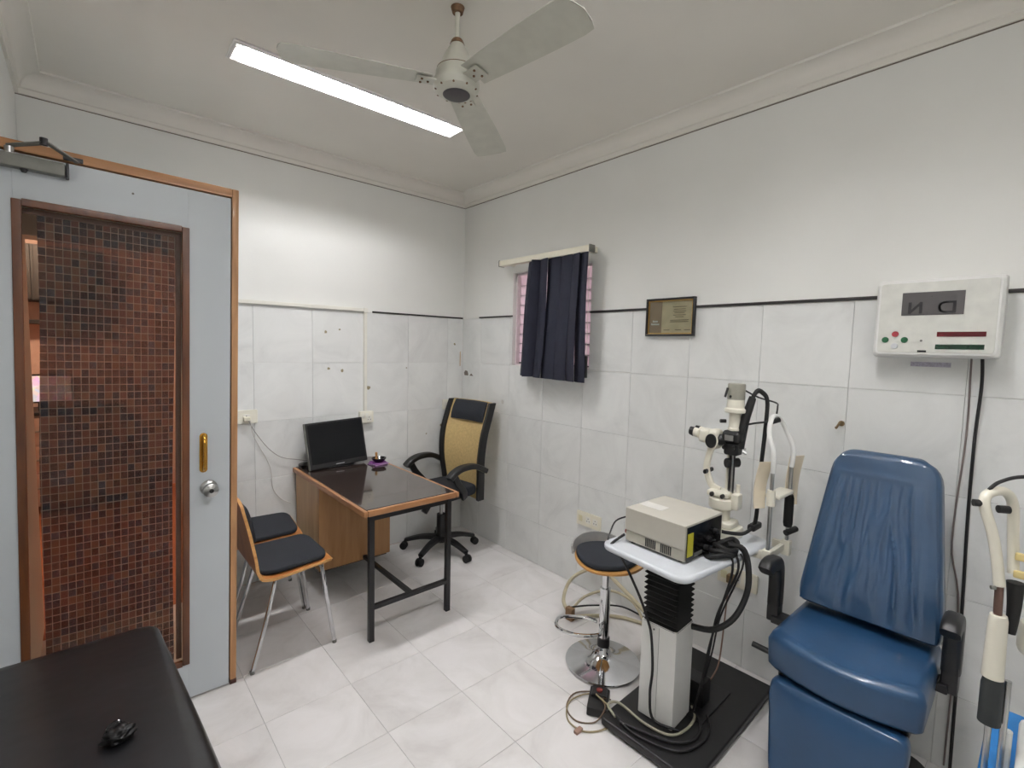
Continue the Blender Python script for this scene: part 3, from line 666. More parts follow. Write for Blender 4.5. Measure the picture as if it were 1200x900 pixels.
def cable(name, label, pts, r=.004, m=WIREB, cat='cable', group=None, n=8, sm=6):
    return tag(B().tube(pts, r, n, sm).obj(name, m, loc=tuple(pts[0])), label, cat, group)
cable('black_cable', 'thick black cable hanging from the chart box down the tiled wall', [(-.05, -3.252, 1.61), (-.03, -3.256, 1.5), (-.012, -3.25, 1.3), (-.010, -3.252, 1.0), (-.012, -3.262, .6), (-.012, -3.27, .02)], .0052)
cable('grey_cable', 'thin grey cable hanging beside the thick black one down the tiles', [(-.03, -3.222, 1.612), (-.010, -3.222, 1.55), (-.008, -3.226, 1.3), (-.008, -3.215, .9), (-.010, -3.25, .65), (-.010, -3.252, .02)], .003, mat('brown_grey_wire', (120, 108, 104), .6))

# ================================================================== DESK AND WHAT IS ON IT
dk = thing('office_desk', 'wooden desk with smoky glossy top and black metal legs against the back wall', 'desk', (-1.12, -.6, 0))
DX, DXr, DYn, DYf = -1.425, -.835, -1.152, -.012
B().box((DX + .022, DYn + .022, .719), (DXr - .022, DYf, .7462), .001).obj('desktop', DESKTOP, dk)
B().box((DX, DYn, .712), (DX + .0218, DYf, .745), .006).obj('edge_band', wood('desk_edge_long', (148, 102, 64), (178, 130, 90), .4, (20, 4, 20)), dk)
B().box((DXr - .0218, DYn, .712), (DXr, DYf, .745), .006).obj('edge_band', wood('desk_edge_long2', (148, 102, 64), (178, 130, 90), .4, (20, 4, 20)), dk)
B().box((DX + .0219, DYn, .712), (DXr - .0219, DYn + .0218, .745), .006).obj('edge_band', DESKEDGE, dk)
B().box((-1.411, -.45, .172), (-.93, -.04, .711), .003).obj('drawer_unit', DESKWOOD, dk)
B().box((-1.410, -.468, .170), (-.928, -.4505, .711), .002).obj('modesty_panel', DESKPANEL, dk)
B().box((-1.40, -.44, .150), (-.94, -.05, .1715)).obj('plinth', BLACKM, dk)
for x in (-1.357, -.868): B().box((x - .0145, -1.1, 0), (x + .0145, -1.071, .705), .002).obj('leg', BLACKM, dk)
B().box((-.882, -.09, 0), (-.853, -.061, .705), .002).obj('leg', BLACKM, dk)
B().box((-1.342, -1.098, .668), (-.883, -1.073, .711), .002).obj('top_rail', BLACKM, dk)
for x in (-1.357, -.868): B().box((x - .0125, -1.07, .682), (x + .0125, -.10 if x > -1 else -.47, .711), .002).obj('side_rail', BLACKM, dk)
B().box((-1.342, -1.098, .175), (-.883, -1.073, .200), .002).obj('cross_bar', BLACKM, dk)
B().box((-1.124, -1.072, .176), (-1.099, -.30, .199), .002).obj('stretcher', BLACKM, dk)
TOPZ = .7462
# monitor
mo = thing('computer_monitor', 'black flat computer monitor standing on the far end of the desk', 'monitor', (-1.16, -.17, TOPZ), 0)
MM = Matrix.Translation((-1.165, -.20, TOPZ + .014)) @ Matrix.Rotation(math.radians(3), 4, 'Z') @ Matrix.Rotation(math.radians(-13), 4, 'X') @ Matrix.Rotation(math.radians(-2), 4, 'Y')
B().box((-.205, -.001, 0), (.205, .045, .315), .006, M=MM).obj('casing', BLACK, mo)
B().box((-.192, -.0018, .032), (.192, .002, .303), .0008, M=MM).obj('screen', SCREEN, mo)
B().box((-.16, .044, .06), (.16, .075, .27), .02, M=MM).obj('rear_shell', BLACK, mo)
B().box((-.208, .004, .0), (-.2045, .03, .315), .001, M=MM).obj('grey_side_trim', ALU, mo)
B().box((-.03, -.0022, .012), (.03, -.0005, .017), M=MM).obj('badge', mat('pale_badge', (176, 176, 178), .4, .5), mo)
B().plate(rrect(.22, .13, .05, 6, -1.16, -.135), TOPZ + .0003, TOPZ + .012, .004).obj('stand_foot', BLACK, mo)
B().box((-1.20, -.14, TOPZ + .01), (-1.12, -.10, TOPZ + .16), .008).obj('stand_neck', BLACK, mo)
tr_ = thing('tape_roll', 'roll of black tape lying on the desk at the left of the monitor', 'tape', (-1.345, -.085, TOPZ))
B().lathe([(.033, .0005), (.055, .0005), (.055, .028), (.033, .028)], (-1.352, -.085, TOPZ), 32).obj('tape', BLACKG, tr_)
B().lathe([(.0325, .001), (.0325, .0275), (.029, .0275), (.029, .001), (.0325, .001)], (-1.352, -.085, TOPZ), 32).obj('cardboard_core', TAN, tr_)
for i, (w, rz) in enumerate(((.115, 12), (.105, -8))):
    z0 = TOPZ + .0003 + .007 * i
    o = thing('notepad', ('lower purple notepad on the desk to the right of the monitor', 'upper purple notepad with a black bowl standing on it')[i], 'notepad', (-.915, -.26, z0), 0, 'purple notepads')
    M = Matrix.Translation((-.915, -.26, z0)) @ Matrix.Rotation(math.radians(rz), 4, 'Z')
    B().box((-w / 2, -.045, .001), (w / 2, .045, .0055), M=M).obj('pages', mat('pale_lilac_pages', (214, 196, 220), .7), o)
    B().box((-w / 2 - .001, -.046, .0055), (w / 2 + .001, .046, .0068), M=M).obj('cover', PURPLE, o); B().box((-w / 2 - .001, -.046, 0), (w / 2 + .001, .046, .001), M=M).obj('cover', PURPLE, o)
bw = thing('small_bowl', 'small black bowl on the purple notepads at the desk end', 'bowl', (-.91, -.26, TOPZ + .0145))
B().lathe([(.0, .0), (.03, .0), (.05, .022), (.052, .03), (.048, .03), (.03, .008), (.0, .006)], (-.91, -.26, TOPZ + .0145), 28).obj('bowl', BLACKG, bw)
st = thing('rubber_stamp', 'little tan wooden stamp standing in the black bowl', 'stamp', (-.925, -.25, TOPZ + .022))
B().lathe([(.010, 0), (.010, .02), (.006, .028), (.009, .045), (.008, .06), (.0, .063)], (-.925, -.25, TOPZ + .022), 14).obj('handle', TAN, st)
B().box((-.937, -.258, TOPZ + .0212), (-.913, -.242, TOPZ + .0225)).obj('stamp_face', RUBBER, st)
cable('monitor_cable', 'thin wire drooping from the wall socket by the door to the desk', [(-1.70, -.045, 1.10), (-1.66, -.03, 1.02), (-1.58, -.03, .90), (-1.50, -.03, .83), (-1.40, -.03, .80), (-1.30, -.03, .775)], .0024, WIREW)
cable('white_wire', 'white wire hanging slack below the socket on the back wall', [(-1.69, -.047, 1.095), (-1.66, -.02, .98), (-1.585, -.012, .82), (-1.56, -.012, .74), (-1.55, -.010, .62), (-1.50, -.010, .54), (-1.44, -.02, .50)], .0022, mat('dirty_white_wire', (205, 202, 196), .6))

# ================================================================== OFFICE CHAIR
oc = thing('office_chair', 'high back office chair in tan mesh with black headrest behind the desk', 'chair', (-.43, -.345, 0), math.radians(6))
OM = ROOTM[oc.name]
def W(M, p): return M @ Vector(p)
# local: faces -x
for k in range(5):
    a = 2 * PI * k / 5 + math.radians(200); d = Vector((math.cos(a), math.sin(a), 0))
    B().sweep([W(OM, d * .04 + Vector((0, 0, .115))), W(OM, d * .16 + Vector((0, 0, .108))), W(OM, d * .285 + Vector((0, 0, .075)))], lambda t: .06 - .022 * t, lambda t: .04 - .014 * t).obj('base_arm', BLACK, oc)
    cs = B().cyl(W(OM, d * .285 + Vector((0, 0, .07))), W(OM, d * .285 + Vector((0, 0, .05))), .012, n=10).obj('caster', BLACK, oc)
    s = Vector((-d.y, d.x, 0)); c0 = d * .295 + Vector((0, 0, .029))
    for q in (-1, 1): B().cyl(W(OM, c0 + s * q * .004), W(OM, c0 + s * q * .024), .0285, n=18, bev=.004).obj('wheel', RUBBER, cs)
B().lathe([(.0, .085), (.05, .085), (.05, .13), (.036, .15), (.034, .30), (.0, .30)], tuple(OM.translation), 24).obj('gas_lift_cover', BLACK, oc)
B().lathe([(.0, .29), (.014, .29), (.014, .44), (.0, .44)], tuple(OM.translation), 14).obj('piston', STEEL, oc)
B().box((-.12, -.08, .42), (.16, .08, .455), .01, M=OM).obj('tilt_mechanism', BLACKM, oc)
B().tube([W(OM, (-.05, .08, .43)), W(OM, (-.06, .17, .425)), W(OM, (-.06, .22, .42))], .008, 8).obj('lever', BLACK, oc)
B().cyl(W(OM, (-.13, -.03, .43)), W(OM, (-.19, -.03, .36)), .026, n=14, bev=.004).obj('tension_knob', BLACK, oc)
B().plate(rpoly([(-.25, -.22), (.22, -.2), (.22, .2), (-.25, .22)], .09, 6), .455, .53, .028, 4, M=OM).obj('seat', FABRICB, oc)
# back: an S curve shell; (x, z) profile for the spine
spine = smooth([(.265, 0, .40), (.255, 0, .56), (.245, 0, .72), (.265, 0, .90), (.315, 0, 1.06), (.352, 0, 1.165)], 6)
def bw_(z): return .205 + .045 * math.sin(max(0, min(1, (z - .40) / .765)) * PI * .62) - .0 * z
def slab(hw0, hw1, x0, x1, zlo, zhi, name, m, par):
    R = []
    P = [p for p in spine if zlo - 1e-6 <= p.z <= zhi + 1e-6]
    for p in P:
        w = bw_(p.z); a, b2 = hw0(w), hw1(w); cv = lambda y: -.05 * (y / .25) ** 2
        ys = [a + (b2 - a) * k / 6 for k in range(7)]
        R.append([W(OM, (p.x + x0 + cv(y), y, p.z)) for y in ys] + [W(OM, (p.x + x1 + cv(y), y, p.z)) for y in reversed(ys)])
    return B().rings(R).obj(name, m, par, ang=50)
slab(lambda w: -w + .035, lambda w: w - .035, -.02, .012, .40, 1.17, 'mesh_back', FABRICT, oc)
slab(lambda w: -w, lambda w: -w + .034, -.035, .03, .38, 1.17, 'back_side_rail', BLACK, oc)
slab(lambda w: w - .034, lambda w: w, -.035, .03, .38, 1.17, 'back_side_rail', BLACK, oc)
P2 = [p for p in spine if p.z > .99]
R = []
for i, p in enumerate(P2):
    w = bw_(p.z) - .062; t = i / (len(P2) - 1); th = .018 + .028 * math.sin(PI * min(1, max(0, t)) ** .8) + .006
    ys = [-w + 2 * w * k / 8 for k in range(9)]; cv = lambda y: -.05 * (y / .25) ** 2
    R.append([W(OM, (p.x - .018 - th * (1 - (y / w) ** 6 * .6) + cv(y), y, p.z)) for y in ys] + [W(OM, (p.x - .0195 + cv(y), y, p.z)) for y in reversed(ys)])
B().rings(R).obj('headrest', FABRICB, oc, ang=60)
B().box((.15, -.04, .42), (.27, .04, .46), .01, M=OM).obj('back_bracket', BLACKM, oc)
for s in (-1, 1):
    y = s * .262
    B().sweep([W(OM, (.21, y, .655)), W(OM, (.10, y, .705)), W(OM, (-.02, y, .71)), W(OM, (-.10, y, .685)), W(OM, (-.145, y, .65))], .066, .04).obj('armrest', BLACK, oc)
    B().sweep([W(OM, (-.105, y, .675)), W(OM, (-.06, y, .60)), W(OM, (.0, y * .97, .53)), W(OM, (.05, y * .8, .462))], .05, .03, up=(0, 1, 0)).obj('arm_support', BLACK, oc)

# ================================================================== VISITOR CHAIRS (built facing +x at the origin)
def visitor():
    t = thing('visitor_chair', 'plywood visitor chair with black seat pad nearest the door frame', 'chair', (0, 0, 0), 0, 'plywood visitor chairs')
    # one bent ply shell: seat running into back
    pr = smooth([(.178, 0, .452), (.163, 0, .462), (.09, 0, .462), (-.08, 0, .452), (-.160, 0, .460), (-.185, 0, .49), (-.198, 0, .58), (-.220, 0, .70), (-.240, 0, .79), (-.252, 0, .85)], 5)
    R = []; N = len(pr)
    for i, p in enumerate(pr):
        tt = i / (N - 1); a = pr[max(i - 1, 0)]; c = pr[min(i + 1, N - 1)]; d = (c - a).normalized(); n = Vector((d.z, 0, -d.x))
        w = .205 - .02 * math.cos(tt * 2 * PI) * (1 if tt < .5 else .6)
        if tt < .08: w -= .05 * (1 - tt / .08) ** 2
        if tt > .93: w -= .06 * ((tt - .93) / .07) ** 2
        ys = [-w, -w * .5, 0, w * .5, w]
        R.append([p + Vector((0, y, 0)) for y in ys] + [p + n * -.012 + Vector((0, y, 0)) for y in reversed(ys)])
    B().rings(R).obj('ply_shell', PLYRED, t, ang=40)
    # pale bare ply edge along both sides
    for s in (-1, 1):
        Rr = []
        for i, r in enumerate(R):
            e, f2 = (r[4], r[5]) if s > 0 else (r[0], r[9]); o = Vector((0, s * .0015, 0))
            ex = (e - f2) * .06
            Rr.append([e + ex + o, f2 - ex + o, f2 - ex - o * .3, e + ex - o * .3])
        B().rings(Rr).obj('ply_edge', PLY, t)
    e, f2 = R[0][:5], R[0][5:]; q = Vector((.0015, 0, 0))
    B().rings([[a + q, b2 + q, b2 - q * .2, a - q * .2] for a, b2 in zip(e, reversed(f2))]).obj('ply_edge', PLY, t)
    # pads
    pts = [(.172, -.13), (.145, -.186), (-.10, -.198), (-.162, -.17), (-.162, .17), (-.10, .198), (.145, .186), (.172, .13)]
    B().plate(rpoly(pts, .05, 4), .462, .486, .009, 3, M=Matrix.Rotation(math.radians(-1.5), 4, 'Y')).obj('seat_pad', FABRICB, t)
    B().plate(rrect(.33, .19, .06, 5), 0, .022, .008, 3, M=frame_M((-.218, 0, .70), (0, 1, 0), (-.20, 0, .97))).obj('back_pad', FABRICB, t)
    for sx, sy in ((1, -1), (1, 1), (-1, -1), (-1, 1)):
        x0, x1 = (.12, .175) if sx > 0 else (-.10, -.225)
        pth = [(x0 * .55, sy * .10, .436), (x0 * .95, sy * .155, .434), (x0 + (x1 - x0) * .08, sy * .172, .405), (x0 + (x1 - x0) * .5, sy * .19, .21), (x1, sy * .205, .006)]
        lg = B().tube(pth, .0105, 10).obj('leg', CHROME, t); p = Vector(pth[-1]); B().cyl(p - Vector((0, 0, .006)), p + Vector((0, 0, .010)), .0112, n=12).obj('foot_cap', RUBBER if False else ALU, lg)
    B().box((-.09, -.12, .428), (.11, .12, .440), .003).obj('mounting_plate', BLACKM, t)
    return t
v1 = visitor(); v1.location = (-1.685, -.765, 0); v1.rotation_euler = (0, 0, math.radians(0))
v2 = copy_tree(v1); v2.location = (-1.675, -.305, 0); v2.rotation_euler = (0, 0, math.radians(-6))
v2['label'] = 'second plywood visitor chair behind the first, nearer the back wall'

# ================================================================== BAR STOOL
SX, SY = -.527, -2.0
bs = thing('bar_stool', 'chrome pedestal stool with black cushion on a plywood seat beside the table', 'stool', (SX, SY, 0))
B().lathe([(.0, .004), (.185, .004), (.19, .008), (.188, .014), (.12, .026), (.06, .045), (.036, .075), (.030, .10), (.0, .10)], (SX, SY, 0), 48).obj('base_dish', CHROME, bs)
B().lathe([(.0, .0), (.18, .0), (.18, .005), (0, .005)], (SX, SY, 0), 40).obj('base_pad', RUBBER, bs)
B().lathe([(.0, .095), (.031, .095), (.031, .14), (.0, .14)], (SX, SY, 0), 24).obj('collar', BLACK, bs)
B().lathe([(.0, .13), (.0265, .13), (.0265, .40), (.0, .40)], (SX, SY, 0), 24).obj('column', CHROME, bs)
B().lathe([(.0, .39), (.018, .39), (.018, .545), (.0, .545)], (SX, SY, 0), 20).obj('piston', CHROME, bs)
ring = [(SX - .03, SY + .0, .215), (SX - .10, SY - .05, .215), (SX - .20, SY + .02, .22), (SX - .22, SY + .12, .22), (SX - .14, SY + .17, .22), (SX - .04, SY + .09, .215), (SX - .02, SY + .03, .215)]
B().tube(ring, .009, 10).obj('foot_ring', CHROME, bs)
SM = Matrix.Translation((SX - .005, SY - .005, 0)) @ Matrix.Rotation(math.radians(-35), 4, 'Z')
seatp = rpoly([(.21, .05), (.06, .185), (-.12, .16), (-.17, .0), (-.12, -.16), (.06, -.185), (.21, -.05)], .11, 5)
B().plate(seatp, .545, .559, .004, M=SM).obj('ply_seat', PLY, bs)
B().plate([(x * .88 - .012, y * .9) for x, y in seatp], .5592, .585, .010, 3, M=SM).obj('cushion', FABRICB, bs)
R = []
for k in range(13):
    a = math.radians(15 + 110 * k / 12); d = Vector((math.cos(a), math.sin(a), 0)); c = Vector((SX, SY, 0)); hh = .065 * math.sin(PI * (k + 1) / 14) ** .4
    R.append([c + d * .168 + Vector((0, 0, .555)), c + d * .176 + Vector((0, 0, .555)), c + d * .182 + Vector((0, 0, .56 + hh)), c + d * .174 + Vector((0, 0, .56 + hh))])
B().rings(R).obj('low_back_lip', mat('satin_aluminium', (172, 171, 168), .4, .35), bs)

# cream tubing on the floor behind the stool
cb_ = thing('cream_tube_coil', 'loose coil of aged cream plastic tubing on the floor by the wall behind the stool', 'tubing', (-.2, -1.7, 0))
B().tube([(-.36, -1.63, .03), (-.30, -1.52, .06), (-.18, -1.48, .14), (-.06, -1.56, .20), (-.04, -1.68, .18)], .011, 10).obj('tube', CREAMTUBE, cb_)
B().tube([(-.04, -1.60, .22), (-.045, -1.74, .16), (-.06, -1.90, .10), (-.08, -2.05, .04)], .012, 10).obj('tube', CREAMTUBE, cb_)
B().tube([(-.36, -1.63, .014), (-.24, -1.70, .013), (-.12, -1.82, .013), (-.06, -2.0, .013)], .010, 10).obj('tube', CREAMTUBE, cb_)
B().tube([(-.34, -1.60, .012), (-.22, -1.62, .09), (-.10, -1.72, .13), (-.06, -1.86, .10), (-.10, -1.98, .012)], .008, 8).obj('tube', CREAMTUBE, cb_)
B().tube([(-.32, -1.60, .05), (-.20, -1.66, .045), (-.06, -1.78, .04), (-.05, -1.95, .035)], .005, 8).obj('wire', WIREB, cb_)
B().box((-.378, -1.655, .0), (-.345, -1.605, .075), .005).obj('end_block', mat('brown_end_block', (128, 100, 70), .7), cb_)
B().cyl((-.045, -1.50, .17), (-.045, -1.50, .26), .03, .006, n=10).obj('end_cone', mat('dark_cone', (90, 76, 56), .7), cb_)

# ================================================================== SLIT LAMP TABLE
tb_ = thing('instrument_table', 'white rising instrument table with black bellows column on a black floor plate', 'table', (-.63, -2.41, 0))
TZ = .80
th = math.radians(-5.5); TU = Vector((math.cos(th), math.sin(th), 0)); TV = Vector((-math.sin(th), math.cos(th), 0))
TA = Vector((-.915, -2.63, 0)); TM = Matrix.Translation(TA) @ Matrix.Rotation(th, 4, 'Z')
B().plate(rrect(.64, .41, .055, 7, .32, .213), TZ - .028, TZ, .012, 4, M=TM).obj('table_top', TABLEGREY, tb_)
B().box((.05, .06, TZ - .05), (.40, .36, TZ - .0325), .002, M=TM).obj('top_bracket', BLACKM, tb_)
CXm, CYm = -.637, -2.412; cw = .079
CM = Matrix.Translation((CXm, CYm, 0)) @ Matrix.Rotation(math.radians(3), 4, 'Z')
B().box((-cw, -cw, .045), (cw, cw, .465), .005, M=CM).obj('column_casing', WHITEMET, tb_)
B().box((-cw - .001, -.004, .06), (-cw + .0005, -.003, .455), M=CM).obj('casing_seam', ALU, tb_)
for z in (.44, .26): B().cyl(W(CM, (-cw, .02, z)), W(CM, (-cw - .002, .02, z)), .004, n=8).obj('screw', ALU, tb_)
R = []; nb = 13
for k in range(nb * 2 + 1):
    z = .45 + (TZ - .05 - .45) * k / (nb * 2); w = .079 if k % 2 else .066
    R.append([W(CM, (x, y, z)) for x, y in rrect(2 * w, 2 * w, .01, 2)])
B().rings(R).obj('bellows', RUBBER, tb_, ang=15)
PX0, PX1, PY0, PY1 = -.868, -.098, -2.668, -2.245
PM = Matrix.Translation(((PX0 + PX1) / 2, (PY0 + PY1) / 2, 0)) @ Matrix.Rotation(math.radians(1.0), 4, 'Z')
B().plate(rrect(PX1 - PX0, PY1 - PY0, .02, 4), .012, .045, .008, 3, M=PM).obj('floor_plate', BLACK, tb_)
B().box((-.10, -.10, .045), (.18, .10, .052), .003, M=PM).obj('plate_step', BLACKM, tb_)
B().box((-.02, -.06, .0452), (.06, .08, .16), .01, M=PM).obj('motor_cover', BLACKM, tb_)
for x in (-.34, .34):
    for y in (-.17, .17): B().cyl(W(PM, (x, y, 0)), W(PM, (x, y, .0122)), .018, n=12).obj('rubber_foot', RUBBER, tb_)
# chin rest frame clamped on the patient side
hr = thing('chin_rest_frame', 'slit lamp head and chin rest frame with white curved forehead band', 'chin rest', (-.31, -2.70, TZ))
p1, p2 = Vector((-.395, -2.702, 0)), Vector((-.215, -2.712, 0))
for p in (p1, p2):
    B().cyl((p.x, p.y, .755), (p.x, p.y, 1.135), .0075, n=12).obj('post', STEEL, hr)
    B().box((p.x - .016, p.y - .018, .735), (p.x + .016, p.y + .018, .80), .004).obj('clamp', CREAM, hr)
B().box((p1.x + .0165, p1.y - .008, .755), (p2.x - .0165, p1.y + .010, .785), .003).obj('cross_bar', CREAM, hr)
for p in (p1, p2): B().box((p.x - .012, p.y + .0185, .755), (p.x + .012, p.y + .055, .79), .003).obj('table_clamp', CREAM, hr)
B().tube([p1 + Vector((0, 0, 1.12)), p1 + Vector((-.004, 0, 1.20)), p1 + Vector((.02, .03, 1.28)), p1 + Vector((.085, .045, 1.335)), p2 + Vector((-.04, .05, 1.33)), p2 + Vector((.004, .035, 1.28)), p2 + Vector((.004, 0, 1.20)), p2 + Vector((0, 0, 1.12))], .0095, 10).obj('forehead_band', WHITEMET, hr)
cr = B().box((p1.x + .01, p1.y - .03, 1.01), (p2.x - .01, p1.y + .03, 1.028), .008).obj('chin_cup', CREAM, hr)
B().cyl((p1.x, p1.y, .985), (p1.x, p1.y, 1.05), .016, n=14).obj('height_collar', CREAM, hr)
B().lathe([(.0, .86), (.0155, .86), (.0185, .875), (.0185, .985), (.014, 1.0), (0, 1.0)], tuple(p2), 18).obj('hand_grip', RUBBER, hr)
B().cyl((p2.x - .02, p2.y, .835), (p2.x + .045, p2.y - .02, .845), .013, n=14, bev=.003).obj('clamp_knob', BLACK, hr)
def sheet(name, label, top, dx, w, hgt, bend):
    t = thing(name, label, 'paper', tuple(top), 0, 'chin rest paper pads'); dx = Vector(dx).normalized(); nn = Vector((-dx.y, dx.x, 0)); R = []
    for k in range(8):
        s = k / 7; p = Vector(top) + Vector((0, 0, -hgt * s)) + nn * (bend * math.sin(s * 2.2)) ; hw_ = w / 2 * (1 - .15 * s)
        R.append([p - dx * hw_, p + dx * hw_, p + dx * hw_ + nn * .004, p - dx * hw_ + nn * .004])
    B().rings(R).obj('sheets', PAPER, t); return t
sheet('paper_pad', 'cream chin rest paper pad hanging on the table side of the frame', (-.415, -2.685, 1.165), (.6, -.35, 0), .06, .20, .03)
sheet('paper_pad', 'cream chin rest paper pad hanging on the far post above the grip', (-.18, -2.722, 1.165), (.75, -.35, 0), .075, .22, .02)

# ================================================================== SLIT LAMP
sl = thing('slit_lamp', 'cream and black slit lamp microscope on the far end of the instrument table', 'microscope', (-.40, -2.49, TZ))
cx, cy = -.385, -2.505
B().plate(rrect(.17, .20, .03, 5, cx, cy), TZ + .0005, TZ + .045, .008, 3, M=None).obj('base_block', CREAM, sl)
B().plate(rrect(.13, .16, .03, 5, cx, cy), TZ + .0455, TZ + .072, .008, 3).obj('cross_slide', CREAM, sl)
B().lathe([(.0, .068), (.045, .068), (.045, .12), (.040, .125), (.0, .125)], (cx, cy, TZ), 28).obj('pillar', CREAM, sl)
B().cyl((cx - .068, cy - .01, TZ + .055), (cx - .075, cy - .01, TZ + .055), .008, n=10).obj('lock_screw', BLACK, sl)
B().lathe([(.0, .124), (.066, .124), (.070, .13), (.070, .165), (.062, .172), (.0, .172)], (cx, cy, TZ), 36).obj('rotating_disc', CREAM, sl)
B().box((cx - .03, cy - .10, TZ + .128), (cx + .035, cy - .055, TZ + .20), .012).obj('arm_bracket', CREAM, sl)
B().box((cx - .055, cy - .05, TZ + .1725), (cx + .06, cy + .07, TZ + .20), .012).obj('arm_hub', CREAM, sl)
for q in ((-.058, -.03), (-.058, .03)): B().cyl((cx + q[0], cy + q[1], TZ + .187), (cx + q[0] - .018, cy + q[1], TZ + .187), .010, n=12).obj('lock_knob', BLACK, sl)
B().cyl((cx + .02, cy - .075, TZ + .20), (cx + .02, cy - .075, TZ + .235), .011, n=12).obj('lock_knob', CREAM, sl)
SYF = lambda v: -.035 + (v + .035) * .68
# microscope arm (towards the examiner, +y) and body
B().sweep([(cx, cy + SYF(.04), TZ + .195), (cx - .005, cy + SYF(.11), TZ + .215), (cx - .01, cy + SYF(.155), TZ + .28), (cx - .01, cy + SYF(.14), TZ + .35), (cx - .01, cy + SYF(.105), TZ + .41)], .034, .022, up=(1, 0, 0)).obj('microscope_arm', CREAM, sl)
B().cyl((cx - .028, cy + SYF(.14), TZ + .275), (cx - .055, cy + SYF(.14), TZ + .275), .010, n=12).obj('arm_knob', BLACK, sl)
B().cyl((cx + .012, cy + SYF(.145), TZ + .275), (cx + .04, cy + SYF(.145), TZ + .275), .010, n=12).obj('arm_knob', BLACK, sl)
MZ = TZ + .42
B().box((cx - .048, cy + SYF(.06), MZ - .045), (cx + .048, cy + SYF(.15), MZ + .045), .022, 3).obj('magnification_body', CREAM, sl)
kd = B().cyl((cx - .048, cy + SYF(.10), MZ - .004), (cx - .064, cy + SYF(.10), MZ - .004), .031, n=28, bev=.003).obj('magnification_dial', BLACK, sl)
B().cyl((cx - .048, cy + SYF(.10), MZ - .004), (cx - .054, cy + SYF(.10), MZ - .004), .037, n=28).obj('dial_ring', CREAM, kd)
B().box((cx - .042, cy + SYF(.145), MZ - .02), (cx + .042, cy + SYF(.225), MZ + .04), .014, 3).obj('prism_housing', CREAM, sl)
for s in (-1, 1):
    tb2 = B().cyl((cx + s * .032, cy + SYF(.22), MZ + .018), (cx + s * .032, cy + SYF(.265), MZ + .022), .0205, n=20).obj('eyepiece_tube', CREAM, sl)
    B().cyl((cx + s * .032, cy + SYF(.265), MZ + .022), (cx + s * .032, cy + SYF(.305), MZ + .026), .0215, .019, n=20, bev=.003).obj('eyepiece', BLACK, tb2)
B().cyl((cx - .01, cy + SYF(.075), MZ), (cx + .0, cy - .005, MZ), .026, .022, n=20).obj('objective', BLACK, sl)
# illumination tower
ix, iy = cx + .02, cy - .035
B().cyl((ix, iy, TZ + .19), (ix, iy, TZ + .36), .0155, n=16).obj('tower_post', BLACKM, sl)
B().cyl((ix - .024, iy - .012, TZ + .20), (ix - .024, iy - .012, TZ + .38), .005, n=8).obj('guide_rod', STEEL, sl)
B().cyl((ix + .012, iy + .03, TZ + .20), (ix + .012, iy + .03, TZ + .36), .008, n=8).obj('guide_rod', CREAM, sl)
B().cyl((ix - .035, iy + .02, TZ + .325), (ix + .035, iy - .02, TZ + .325), .021, n=18, bev=.003).obj('slit_width_knob', BLACK, sl)
B().box((ix - .036, iy - .04, TZ + .36), (ix + .036, iy + .04, TZ + .415), .012).obj('prism_head', BLACK, sl)
B().box((ix - .05, iy - .05, TZ + .415), (ix + .05, iy + .05, TZ + .468), .02, 3).obj('filter_housing', BLACK, sl)
B().box((ix - .052, iy - .02, TZ + .425), (ix - .03, iy + .03, TZ + .45), .004).obj('mirror_clip', STEEL, sl)
for s in (-1, 1): B().cyl((ix - .05, iy + .025 * s, TZ + .40), (ix - .066, iy + .025 * s, TZ + .395), .009, n=12).obj('filter_knob', BLACK, sl)
for q in ((.02, -.05, .39), (-.01, -.055, .38), (.03, -.05, .37)): B().cyl((ix + q[0], iy + q[1], TZ + q[2]), (ix + q[0] + .004, iy + q[1] - .01, TZ + q[2]), .0055, n=10).obj('bright_screw', STEEL, sl)
B().lathe([(.0, .465), (.034, .465), (.034, .475), (.030, .48), (.030, .548), (.0, .548)], (ix, iy, TZ), 28).obj('lamp_tube', CREAM, sl)
B().lathe([(.0, .545), (.052, .545), (.056, .549), (.056, .560), (.046, .566), (.044, .602), (.0, .602)], (ix, iy, TZ), 32).obj('lamp_flange', CREAM, sl)
B().lathe([(.0, .60), (.043, .60), (.0455, .604), (.0455, .665), (.042, .670), (.0, .670)], (ix, iy, TZ), 32).obj('lamp_cap', CAPGREY, sl)
B().cyl((ix - .043, iy + .03, TZ + .65), (ix - .058, iy + .035, TZ + .612), .006, n=8).obj('cap_clip', BLACK, sl)
B().cyl((ix - .045, iy + .01, TZ + .615), (ix - .049, iy + .011, TZ + .615), .006, n=10).obj('cap_screw', BLACK, sl)
B().cyl((ix - .02, iy + .04, TZ + .505), (ix - .045, iy + .06, TZ + .505), .008, n=10).obj('aperture_lever', BLACK, sl)
